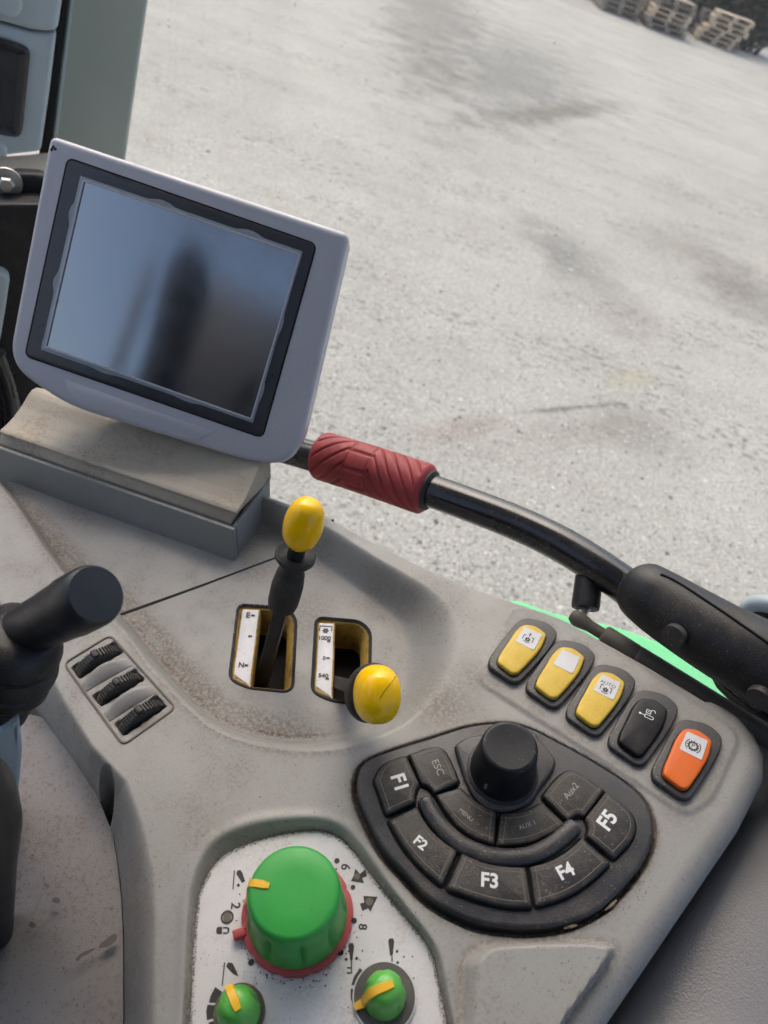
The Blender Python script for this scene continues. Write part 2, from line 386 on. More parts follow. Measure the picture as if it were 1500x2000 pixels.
class Ink:                          # flat printed symbols, one mesh
    def __init__(s): s.v, s.f = [], []
    def poly(s, pts):
        b = len(s.v); s.v += [(x, y) for x, y in pts]
        for t3 in tessellate_polygon([[Vector((x, y, 0)) for x, y in pts]]): s.f.append(tuple(b+i for i in t3))
    def line(s, a, b, w):
        a, b = Vector(a), Vector(b); d = (b-a).normalized(); n = Vector((-d.y, d.x))*w/2
        s.poly([tuple(a+n), tuple(b+n), tuple(b-n), tuple(a-n)])
    def arc(s, c, r, a0, a1, w, k=20):
        o = [(c[0]+(r+w/2)*math.cos(a0+(a1-a0)*i/k), c[1]+(r+w/2)*math.sin(a0+(a1-a0)*i/k)) for i in range(k+1)]
        i_ = [(c[0]+(r-w/2)*math.cos(a0+(a1-a0)*i/k), c[1]+(r-w/2)*math.sin(a0+(a1-a0)*i/k)) for i in range(k+1)]
        b = len(s.v); s.v += o+i_; n = k+1
        for j in range(k): s.f.append((b+j, b+j+1, b+n+j+1, b+n+j))
    def disc(s, c, r, k=16): s.poly([(c[0]+r*math.cos(2*math.pi*i/k), c[1]+r*math.sin(2*math.pi*i/k)) for i in range(k)])
    def gear(s, c, r, teeth=8, hole=.35):
        s.arc(c, r*(1+hole)/2*.85, 0, 2*math.pi, r*(1-hole)*.85, 24)
        for i in range(teeth):
            a = 2*math.pi*i/teeth; d = Vector((math.cos(a), math.sin(a)))
            s.line(Vector(c)+d*r*.7, Vector(c)+d*r*1.15, r*.38)
    def build(s, name, z, mat, parent, m2=None):
        vs = []
        for x, y in s.v: vs.append((x, y, z) if m2 is None else (*m2(x, y), z))
        o = mesh(name, vs, s.f, mat, parent, None)
        for p in o.data.polygons:
            if p.normal.z < 0: p.flip()
        return o

# signed distance to an outline, on arrays (negative inside)
def seg_dist(X, Y, pts, closed=True):
    d = np.full(X.shape, 1e9); n = len(pts)
    for i in range(n if closed else n-1):
        (ax, ay), (bx, by) = pts[i], pts[(i+1) % n]
        ux, uy = bx-ax, by-ay; L = ux*ux+uy*uy+1e-18
        t_ = np.clip(((X-ax)*ux+(Y-ay)*uy)/L, 0, 1)
        d = np.minimum(d, (X-ax-t_*ux)**2+(Y-ay-t_*uy)**2)
    return np.sqrt(d)
def inside(X, Y, pts):
    r = np.zeros(X.shape, bool); n = len(pts)
    for i in range(n):
        (ax, ay), (bx, by) = pts[i], pts[(i+1) % n]
        c = (ay > Y) != (by > Y)
        with np.errstate(divide='ignore', invalid='ignore'):
            r ^= c & (X < (bx-ax)*(Y-ay)/(by-ay+1e-18)+ax)
    return r
def sdf(X, Y, pts):
    d = seg_dist(X, Y, pts); return np.where(inside(X, Y, pts), -d, d)
def sm(t_): t_ = np.clip(t_, 0, 1); return t_*t_*(3-2*t_)

# ================================================================== the yard outside
t = NT('gravel_yard')
pos = t.n('ShaderNodeNewGeometry').outputs['Position']
def blob(cp, ap, bp, soft, amp=1.0):
    # patch on the ground: centre and two half axes given where they show in the picture, as ground points
    c0, a0, b0 = HZ(*cp, 0), HZ(*ap, 0), HZ(*bp, 0); M2 = np.linalg.inv(np.array([[a0.x-c0.x, b0.x-c0.x], [a0.y-c0.y, b0.y-c0.y]]))
    sub = t.n('ShaderNodeVectorMath', operation='SUBTRACT'); t.l(pos, sub.inputs[0]); sub.inputs[1].default_value = (c0.x, c0.y, 0)
    cs = []
    for row in M2:
        dt = t.n('ShaderNodeVectorMath', operation='DOT_PRODUCT'); t.l(sub.outputs[0], dt.inputs[0]); dt.inputs[1].default_value = (row[0], row[1], 0); cs.append(dt.outputs['Value'])
    d = t.math('SQRT', t.math('ADD', t.math('MULTIPLY', cs[0], cs[0]), t.math('MULTIPLY', cs[1], cs[1])))
    d = t.math('ADD', d, t.math('MULTIPLY', t.math('SUBTRACT', NZ, .5), amp))
    return t.ramp(d, 1.0, 1.0-soft)
NZ = t.noise(2.2, 4, .7, pos)
st = t.n('ShaderNodeMapping'); st.inputs['Rotation'].default_value = (0, 0, R(-28)); st.inputs['Scale'].default_value = (.7, 1.3, 1)
t.l(pos, st.inputs[0]); stv = st.outputs[0]
n5 = t.noise(.6, 4, .65, pos)
c = t.mix(t.ramp(n5, .3, .7), (.355, .333, .292), (.43, .407, .362))
c = t.mix(t.ramp(t.noise(40, 3, .75, pos), .42, .64, 0, .55), c, (.26, .252, .235))
tk = t.n('ShaderNodeMapping'); tk.inputs['Rotation'].default_value = (0, 0, R(-18)); tk.inputs['Scale'].default_value = (.10, 1.3, 1); t.l(pos, tk.inputs[0])
TRK = t.noise(1.6, 4, .65, tk.outputs[0])
c = t.mix(t.ramp(TRK, .50, .66, 0, .38), c, (.27, .245, .21))
chips = t.math('MULTIPLY', t.ramp(t.noise(15, 3, .75, stv), .53, .60), t.ramp(t.noise(.8, 4, .7, stv), .51, .62))
c = t.mix(t.math('MULTIPLY', chips, .9), c, (.085, .088, .092))
c = t.mix(t.ramp(NZ, .54, .72, 0, .5), c, (.30, .262, .215))
vo = t.n('ShaderNodeTexVoronoi'); vo.inputs['Scale'].default_value = 75; t.l(pos, vo.inputs['Vector'])
vs_ = t.n('ShaderNodeSeparateColor'); t.l(vo.outputs['Color'], vs_.inputs[0])
c = t.mix(t.ramp(vs_.outputs[0], .0, 1, 0, .42), c, t.mix(vs_.outputs[1], (.13, .128, .12), (.62, .60, .56)))
FN = t.noise(14, 3, .75, stv)
FR = t.ramp(FN, .36, .60, .6, 1.1)
def stain(fac, col, *ar): return t.mix(t.math('MULTIPLY', t.math('MULTIPLY', blob(*ar), fac), FR), c, col)
c = stain(.62, (.105, .105, .105), (1000, 145), (1235, 240), (1075, 50), .95, 1.3)
c = stain(.65, (.10, .09, .075), (1090, 219), (1265, 206), (1096, 194), .8, 1.3)
c = stain(.60, (.10, .095, .09), (850, 30), (985, 105), (905, -40), .8, 1.3)
c = stain(.40, (.13, .118, .10), (850, 140), (960, 195), (880, 90), .9, 1.3)
c = stain(.65, (.12, .103, .082), (1440, 560), (1570, 640), (1470, 515), .9, 1.3)
c = stain(.40, (.16, .135, .105), (1330, 480), (1520, 560), (1370, 440), .95, 1.4)
c = stain(.35, (.17, .14, .11), (1150, 840), (1420, 800), (1165, 900), .95, 1.4)
c = stain(.50, (.23, .155, .13), (905, 838), (1040, 812), (912, 876), .9, 1.3)
c = stain(.75, (.08, .078, .075), (1120, 797), (1250, 786), (1121, 804), .8, 1.6)
c = stain(.50, (.34, .31, .20), (1230, 738), (1300, 738), (1232, 768), .9, 1.2)
c = stain(.35, (.14, .125, .105), (1250, 850), (1420, 930), (1290, 800), .9, 1.4)
c = stain(.45, (.12, .12, .12), (1150, 530), (1290, 700), (1200, 500), .9, 1.7)
c = stain(.40, (.12, .12, .12), (1060, 470), (1180, 580), (1090, 440), .9, 1.7)
c = stain(.70, (.25, .26, .29), (1560, 150), (1720, 260), (1450, 90), .5, .5)
t.col(c); t.b.inputs['Roughness'].default_value = .92; t.b.inputs['Specular IOR Level'].default_value = .25
bb = t.noise(55, 3, .75, pos)
t.bump(t.math('ADD', bb, t.math('MULTIPLY', vo.outputs['Distance'], -.5)), .32, .010)
M_GROUND = t.m
g = mesh('ground', [(-400, -400, 0), (400, -400, 0), (400, 400, 0), (-400, 400, 0)], [(0, 1, 2, 3)], M_GROUND, None, None)
g['kind'] = 'structure'

# loose pebbles where the yard is near enough to tell them apart: one mass
t = NT('pebble'); oi = t.n('ShaderNodeAttribute', attribute_name='tint')
t.col(t.mix(oi.outputs['Fac'], (.05, .049, .047), (.62, .585, .52))); t.b.inputs['Roughness'].default_value = .85; M_PEB = t.m
def pebbles():
    N = 110000
    px = RNG.uniform(240, 1560, N); py = RNG.uniform(240, 1270, N)
    rc = np.stack([(px-750)/FPX, (py-1000)/FPX, np.ones(N)], 1) @ RW.T
    q = CAM+rc*(-CAM[2]/rc[:, 2])[:, None]
    ok = (rc[:, 2] < 0) & (q[:, 1] < 12) & (q[:, 1] > 0); q = q[ok]; N = len(q)
    octv = np.array([(1, 0, 0), (.5, .85, 0), (-.45, .9, .05), (-1, .1, 0), (-.5, -.85, 0), (.55, -.8, 0), (.1, .1, .62), (.25, -.3, .5)])
    octf = np.array([(0, 1, 7), (1, 6, 7), (1, 2, 6), (2, 3, 6), (3, 4, 6), (4, 7, 6), (4, 5, 7), (5, 0, 7)])
    sz = .0043*np.exp(RNG.normal(0, .5, N))*np.where(RNG.uniform(0, 1, N) < .965, 1, 2.0)
    V = octv[None]*RNG.uniform(.75, 1.2, (N, 8, 1))*RNG.uniform(.6, 1.0, (N, 1, 3))*sz[:, None, None]
    a = RNG.uniform(0, 6.28, N)[:, None]; ca, sa = np.cos(a), np.sin(a)
    W = np.stack([V[..., 0]*ca-V[..., 1]*sa, V[..., 0]*sa+V[..., 1]*ca, V[..., 2]-sz[:, None]*.12], 2)+q[:, None, :]
    F = octf[None]+(np.arange(N)*8)[:, None, None]
    me = bpy.data.meshes.new('loose_pebbles'); me.vertices.add(N*8); me.vertices.foreach_set('co', W.ravel().astype(np.float32))
    me.loops.add(F.size); me.loops.foreach_set('vertex_index', F.ravel().astype(np.int32))
    me.polygons.add(N*8); me.polygons.foreach_set('loop_start', np.arange(0, F.size, 3, dtype=np.int32)); me.update(calc_edges=True)
    k = RNG.uniform(0, 1, N); tn = np.where(k < .2, RNG.normal(.92, .15, N), np.where(k < .55, RNG.normal(.16, .1, N), RNG.normal(.5, .15, N)))
    at = me.attributes.new('tint', 'FLOAT', 'POINT'); at.data.foreach_set('value', np.repeat(np.clip(tn, 0, 1), 8).astype(np.float32))
    o = link('loose_pebbles', me, M_PEB)
    tag(o, 'small loose grey and white pebbles strewn over the gravel yard', 'gravel', None, 'stuff')
pebbles()

# ---- pallets stacked at the far side
def pallet_parts():
    deck, base = [], []
    def bx(L, lo, hi): L.append((lo, hi))
    for i in range(7): bx(deck, (-.6, -.4+i*.1167, .122), (.6, -.4+i*.1167+.1, .144))
    for x in (-.6, -.0725, .455): bx(deck, (x, -.4, .100), (x+.145, .4, .1215))
    for y in (-.4, -.05, .30): bx(base, (-.6, y, 0), (.6, y+.1, .022))
    out = {}
    for nm, L in (('top_deck', deck), ('bottom_boards', base)):
        vs, fs = [], []
        for lo, hi in L:
            b = len(vs)
            vs += [(x, y, z) for x in (lo[0], hi[0]) for y in (lo[1], hi[1]) for z in (lo[2], hi[2])]
            fs += [tuple(b+i for i in f) for f in ((0, 1, 3, 2), (4, 6, 7, 5), (0, 4, 5, 1), (2, 3, 7, 6), (0, 2, 6, 4), (1, 5, 7, 3))]
        me = bpy.data.meshes.new(nm); me.from_pydata(vs, [], fs); out[nm] = me
    vs = [(x, y, z) for x in (-.0725, .0725) for y in (-.05, .05) for z in (.0225, .0995)]
    me = bpy.data.meshes.new('block'); me.from_pydata(vs, [], [(0, 1, 3, 2), (4, 6, 7, 5), (0, 4, 5, 1), (2, 3, 7, 6), (0, 2, 6, 4), (1, 5, 7, 3)])
    out['block'] = me
    return out
PP = {}
for key, m_ in (('new', M_WOOD), ('old', M_WOOD2)):
    PP[key] = pallet_parts()
    for me in PP[key].values(): me.materials.append(m_)
ORD = ['bottom', 'second', 'third', 'fourth', 'fifth', 'sixth', 'seventh']
def pallet_stack(pl, pr, n, kinds, which, dx=0.0, behind=0.0):
    a, b = HZ(*pl, 0), HZ(*pr, 0); ex = (b-a).normalized(); ey = Vector((-ex.y, ex.x, 0))
    for i in range(n):
        last = i == n-1
        j = random.Random(i*7+int(pl[0])); ox = j.uniform(-.06, .06)+dx*(i > n*.45); oy = j.uniform(-.05, .05)
        yaw = math.atan2(ex.y, ex.x)+j.uniform(-.05, .05)
        c = b-ex*(.6-ox)+ey*(.42+oy+behind); c.z = i*.1455
        lab = f"{'topmost' if last else ORD[i]} wooden pallet {'' if last else 'from the ground '}in the {which}"
        if behind: lab = 'added wooden pallet behind the front stacks, blocking light through their gaps'
        tt = thing('wooden_pallet', lab, 'pallet', Matrix.Translation(c) @ Matrix.Rotation(yaw, 4, 'Z'), 'pallets stacked across the yard')
        pp = PP[kinds[i % len(kinds)]]
        for nm in ('top_deck', 'bottom_boards'):
            o = bpy.data.objects.new(nm, pp[nm]); COL.objects.link(o); o.parent = tt
        for bx_ in (-.5275, 0, .5275):
            for by_ in (-.35, 0, .35):
                o = bpy.data.objects.new('block', pp['block']); COL.objects.link(o); o.parent = tt; o.location = (bx_, by_, 0)
pallet_stack((1345, 72), (1430, 103), 6, ['new'], 'stack standing farthest right', .22)
pallet_stack((1235, 44), (1333, 78), 6, ['old', 'old', 'new', 'new'], 'middle stack')
pallet_stack((1140, 8), (1240, 42), 5, ['old'], 'dark stack standing farthest left')

for e_ in (((1345, 72), (1430, 103), 5), ((1235, 44), (1333, 78), 6), ((1140, 8), (1240, 42), 5)): pallet_stack(*e_, ['old'], '', 0, 1.0)  # added hidden row, stops light so the gaps in the front stacks go dark

# ---- hedge behind the pallets
def hedge(px, py, push, w, h, lab):
    c = HZ(px, py, 0); d = Vector((c.x, c.y, 0)).normalized(); c = c+d*push; s_ = Vector((d.y, -d.x, 0))
    tt = thing('hedge', lab, 'hedge', Matrix.Translation(c), 'hedge bushes behind the pallets')
    n = 9000; vs, fs = [], []
    for i in range(n):
        u, v, z = RNG.uniform(-1, 1), RNG.uniform(-1, 1), RNG.uniform(0, 1)
        lim = .75+.25*math.sin(u*7+push)+.15*math.sin(u*19)
        if z > lim: z *= lim
        p = s_*u*w+d*v*.8*(1-.3*z)+Vector((0, 0, .05+z*h)); r = RNG.uniform(.09, .2)
        a = Vector(RNG.normal(0, 1, 3)).normalized(); b = a.orthogonal().normalized(); e = a.cross(b); k = len(vs)
        vs += [p-b*r, p+e*r*.5, p+b*r, p-e*r*.5]; fs.append((k, k+1, k+2, k+3))
    f = mesh('foliage', vs, fs, M_LEAF, tt, None)
    for k in range(7):
        q = s_*(-.9+k*.3)*w
        tube('stem', [q, q+Vector((.05, .03, h*.4)), q+Vector((-.03, .06, h*.8))], [.05, .035, .015], M_BARK, tt, 8)
hedge(1500, 72, 3.2, 4.0, 3.2, 'dark green hedge bush showing right of the pallet stacks')
hedge(1390, 58, 3.0, 4.0, 3.2, 'dark green hedge bush rising behind the middle pallet stack')
hedge(1200, 22, 3.0, 5.0, 3.2, 'dark green hedge bush behind the dark pallet stack')

# ================================================================== the cab round the camera
def wbox(name, lo, hi, mat, lab, cat, bevel=.02):
    c = Vector([(a+b)/2 for a, b in zip(lo, hi)]); c.z = lo[2]
    o = boxm(name, Vector(lo)-c, Vector(hi)-c, mat, None, bevel); o.location = c
    return tag(o, lab, cat)
o = wbox('cab_floor', (-1.25, -1.2, 1.28), (-.06, .80, 1.34), M_MAT, None, None); o['kind'] = 'structure'
o = wbox('cab_roof', (-.92, -.66, 3.12), (.62, .78, 3.24), M_ROOF, None, None, .04); o['kind'] = 'structure'
wbox('rear_wall', (-1.25, -1.24, 1.345), (.45, -1.18, 2.15), M_ROOF, 'grey lower rear wall of the cab behind the seat', 'wall')
wbox('widened_rear_pillar', (-.40, -1.10, 1.345), (.70, -.96, 3.115), M_REAR, 'rear cab pillar behind the seat, widened to darken the screen reflection', 'pillar')  # unseen slab, shaped to keep the right of the screen reflection dark
wbox('left_pillar', (-1.07, -1.10, 1.345), (-.985, -1.0, 3.115), M_REAR, 'grey rear corner pillar of the cab on the left', 'pillar')

# ---- door glass, upright, beyond the rail
GA, GB = P(300, 300, 1.06), P(1500, 1150, .74)
gx = (GB-GA); gx.z = 0; gx.normalize(); gn = gx.cross(UPW)
gf = frame(Vector((GA.x, GA.y, 1.40)), gx, gn)
tg = boxm('door_glass', (-.06, .02, -.0025), (1.75, 1.62, .0025), M_GLASS, None)
tg.matrix_world = gf
tag(tg, 'large clear dusty door window pane beyond the console and rail', 'window')

# ---- right pillar, seal and trim panel in the upper left
def facing(px, py, d, tilt=None):
    c = P(px, py, d); v = Vector(CAM.tolist())-c; v.z = 0
    return frame(c, v.normalized().cross(UPW)*-1, v)
def fp(fm, px, py, h=0.0):          # pixel onto the plane of a frame
    o_ = np.array(fm.translation[:]); n = np.array([fm[i][2] for i in range(3)]); r = RW @ ray(px, py)
    q = CAM+r*(((o_+n*h-CAM) @ n)/(r @ n)); v = fm.inverted() @ Vector(q.tolist()); return (v.x, v.y)
def fq(fm, pts, h=0.0): return [fp(fm, x, y, h) for x, y in pts]

fm = facing(190, 150, 1.0); 
tt = thing('cab_pillar', 'broad grey-green cab pillar rising behind the monitor', 'pillar', fm)
slab('pillar_shell', rounded(fq(fm, [(238, -900), (417, -900), (312, -160), (246, 305), (205, 560), (72, 1400), (-75, 1400), (55, 560), (95, 300), (150, -160)]), .006), -.10, 0, M_PILLAR, tt, .006, 5)
slab('rubber_seal', fq(fm, [(234, -900), (240, -900), (152, -160), (97, 300), (57, 560), (40, 560), (76, 300), (125, -160), (213, -900)], .004), -.06, .004, M_SEAM, tt, .003)
slab('weld_strip', fq(fm, [(245, -900), (251, -900), (163, -160), (108, 300), (68, 560), (61, 560), (101, 300), (157, -160)], .003), -.01, .004, M_TRIM, tt, .001)

fm = facing(50, 150, .92)
tt = thing('pillar_trim', 'blue-grey moulded trim panel left of the cab pillar', 'trim panel', fm)
slab('lower_cover', rounded(fq(fm, [(-700, -40), (-220, 20), (-20, 42), (60, 64), (90, 67), (111, 62), (98, 170), (80, 297), (0, 306), (-220, 330), (-700, 390)]), .006), -.08, 0, M_TRIM, tt, .006, 4)
slab('upper_cover', rounded(fq(fm, [(-700, -900), (230, -900), (138, -160), (122, 0), (113, 60), (90, 64), (60, 60), (-20, 38), (-220, 15), (-700, -45)], .004), .006), -.08, .004, M_TRIM, tt, .008, 4)
q = rounded(fq(fm, [(-180, 50), (0, 74), (50, 92), (60, 104), (57, 130), (44, 255), (38, 269), (20, 268), (-180, 230)], .006), .008)
ring_slab('display_surround', q, offset(ccw(q), .012), -.01, .008, M_BLK2, tt, .004, .001)
slab('dark_display', offset(ccw(q), .0115), -.008, .0015, M_BEZEL, tt, .0005)
lathe('cover_knob', [(0.0, -.01), (.016, -.01), (.017, .006), (.013, .011), (0, .012)], M_TRIM, tt, Matrix.Translation((*fp(fm, 12, -2, .004), .004)))
lathe('cover_knob', [(0.0, -.01), (.011, -.01), (.012, .004), (.009, .008), (0, .009)], M_TRIM, tt, Matrix.Translation((*fp(fm, -6, 290), 0)))

# ---- black bracket arm and ledge left of the monitor
fm = facing(30, 380, .72)
tt = thing('monitor_bracket', 'black steel bracket arm with bolt and washer left of the monitor', 'bracket', fm)
slab('arm', rounded(fq(fm, [(-700, 350), (20, 350), (28, 340), (84, 343), (110, 365), (110, 520), (70, 560), (36, 536), (16, 520), (-700, 505)]), .006), -.014, 0, M_BLK, tt, .006, 4)
slab('upright', rounded(fq(fm, [(18, 500), (110, 480), (110, 900), (24, 900), (10, 700)], -.012), .008), -.06, -.012, M_BLK, tt, .008, 4)
wc = fp(fm, 12, 357, .002)
w_ = lathe('washer', [(.006, 0), (.0138, 0), (.0142, .0008), (.0136, .0022), (.0055, .0022)], M_STEEL, tt, Matrix.Translation((*wc, .0005)), 40)
lathe('bolt_head', [(.0075, .002), (.0075, .007), (.006, .009), (0, .009)], M_STEEL, w_, Matrix.Translation((*wc, .0005)), 6)
o = mesh('dash_ledge', [P(-800, 386, .80), P(92, 346, .80), P(96, 298, .90), P(60, 302, .90), P(-800, 364, .90),
        P(-800, 460, .81), P(88, 400, .81)], [(0, 1, 2, 3, 4), (5, 6, 1, 0)], M_TAN, None, None)
tag(o, 'dusty tan ledge under the trim panel behind the bracket', 'ledge')
fm = facing(0, 700, .80)
tt = thing('dashboard', 'dark side of the dashboard left of the monitor', 'dashboard', fm)
slab('panel', fq(fm, [(-900, 400), (120, 400), (120, 1350), (-900, 1350)]), -.04, 0, M_BLK, tt, .004)
slab('teal_strip', rounded(fq(fm, [(-60, 530), (6, 532), (20, 545), (12, 600), (2, 660), (-20, 760), (-60, 760)], .012), .004), -.005, .012, M_TRIM, tt, .004)
tube('hose', [Vector((*fp(fm, x, y, .02), .02)) for x, y in catmull([(-10, 690), (10, 745), (22, 800), (20, 850), (5, 900)], 6, False)], .010, M_BLKG, tt, 14)

# ================================================================== the side console
DISH = -.024                         # depth of the lever dish
far_edge = kq([(-420, 700), (0, 830), (300, 905), (515, 965), (640, 1008), (720, 1052), (800, 1092), (880, 1128), (960, 1158), (1060, 1193), (1110, 1212), (1250, 1290), (1380, 1368)], 0)
right_edge = kq([(1380, 1368), (1440, 1410), (1472, 1448), (1489, 1485), (1488, 1530), (1440, 1625), (1345, 1765), (1250, 1905), (1185, 2000), (1075, 2160)], -.012)
left_edge = kq([(240, 2160), (241, 2000), (240, 1820), (234, 1724), (222, 1640), (207, 1595), (186, 1547), (135, 1469), (84, 1400), (20, 1318), (-60, 1215), (-420, 800)], -.030)
BND = far_edge+right_edge[1:]+left_edge
CRES = kq([(312, 2170), (304, 2000), (306, 1790), (300, 1700), (279, 1610), (249, 1526), (180, 1455), (128, 1370), (75, 1270), (20, 1195), (-60, 1100), (-420, 640)])
INNER = kq([(-420, 400), (1800, 400), (1800, 2170)])+CRES        # everything right of the crest
FLOOR = catmull(kq([(-380, 740), (0, 880), (300, 940), (505, 1022), (560, 1060), (613, 1090), (667, 1130), (733, 1177), (777, 1217), (786, 1250), (785, 1295), (778, 1345), (755, 1390), (715, 1420), (660, 1434), (600, 1440), (540, 1437), (480, 1425), (430, 1405), (395, 1378), (345, 1325), (295, 1265), (240, 1200), (140, 1120), (30, 965), (-60, 900)], DISH), 6)
TOP = catmull(kq([(-420, 690), (0, 822), (300, 897), (508, 972), (590, 1003), (660, 1040), (720, 1078), (790, 1118), (845, 1150), (884, 1195), (898, 1245), (890, 1300), (865, 1350), (825, 1392), (770, 1430), (690, 1458), (600, 1468), (510, 1458), (430, 1432), (385, 1400), (335, 1350), (288, 1298), (232, 1225), (120, 1120), (10, 965), (-100, 880)], 0), 6)
KBEZ = catmull(kz(Z1, [(92, 310), (130, 248), (240, 200), (430, 140), (600, 88), (760, 72), (870, 92), (1000, 155), (1160, 242), (1330, 352), (1412, 435), (1446, 530), (1438, 625), (1390, 725), (1300, 835), (1200, 925), (1060, 988), (900, 1014), (720, 1004), (580, 968), (420, 878), (300, 758), (200, 642), (122, 490), (90, 395)], .005), 5)
PLATE = catmull(kz(Z2, [(60, 1500), (85, 1125), (100, 820), (120, 560), (150, 410), (255, 255), (440, 172), (690, 120), (830, 140), (925, 218), (1090, 430), (1285, 668), (1350, 785), (1375, 900), (1420, 1125), (1480, 1500)], -.006), 5)
PLIP = catmull(kz(Z2, [(20, 1500), (48, 1125), (62, 820), (72, 540), (110, 330), (215, 160), (430, 72), (700, 46), (870, 82), (975, 180), (1130, 400), (1320, 640), (1395, 775), (1420, 900), (1465, 1125), (1530, 1500)], 0), 5)
PO = catmull(kz(Z4, [(118, 950), (130, 860), (190, 800), (300, 778), (600, 770), (740, 776), (826, 806), (770, 900), (600, 1130), (420, 1380), (130, 1380)], .002), 4)
PI_ = catmull(kz(Z4, [(205, 950), (212, 885), (250, 835), (330, 815), (600, 806), (715, 812), (775, 828), (730, 910), (580, 1120), (400, 1370), (200, 1370)], .006), 4)
PAD = rounded(kq([(1004, 1187), (1070, 1200), (1240, 1296), (1432, 1428), (1438, 1452), (1388, 1560), (1340, 1592), (942, 1335), (938, 1315)]), .006)
SLOT1 = rounded(kz(Z5, [(196, 752), (470, 772), (534, 830), (512, 1262), (255, 1240), (146, 1190)], DISH), [.006, .004, .007, .007, .005, .006])
SLOT2 = rounded(kz(Z5, [(654, 828), (905, 850), (970, 905), (960, 1345), (745, 1312), (630, 1262)], DISH), [.006, .004, .007, .007, .005, .006])
WHEELS = [[(480, 843), (735, 690), (783, 742), (520, 902)], [(618, 1028), (873, 865), (922, 920), (662, 1082)], [(763, 1213), (1013, 1038), (1068, 1098), (808, 1274)]]
WSLOT = [kz(Z7, w) for w in WHEELS]
POCKET = catmull(kq([(188, 1550), (196, 1533), (210, 1524), (225, 1528), (229, 1545), (224, 1565), (212, 1585), (204, 1588), (195, 1570)], -.018), 4)

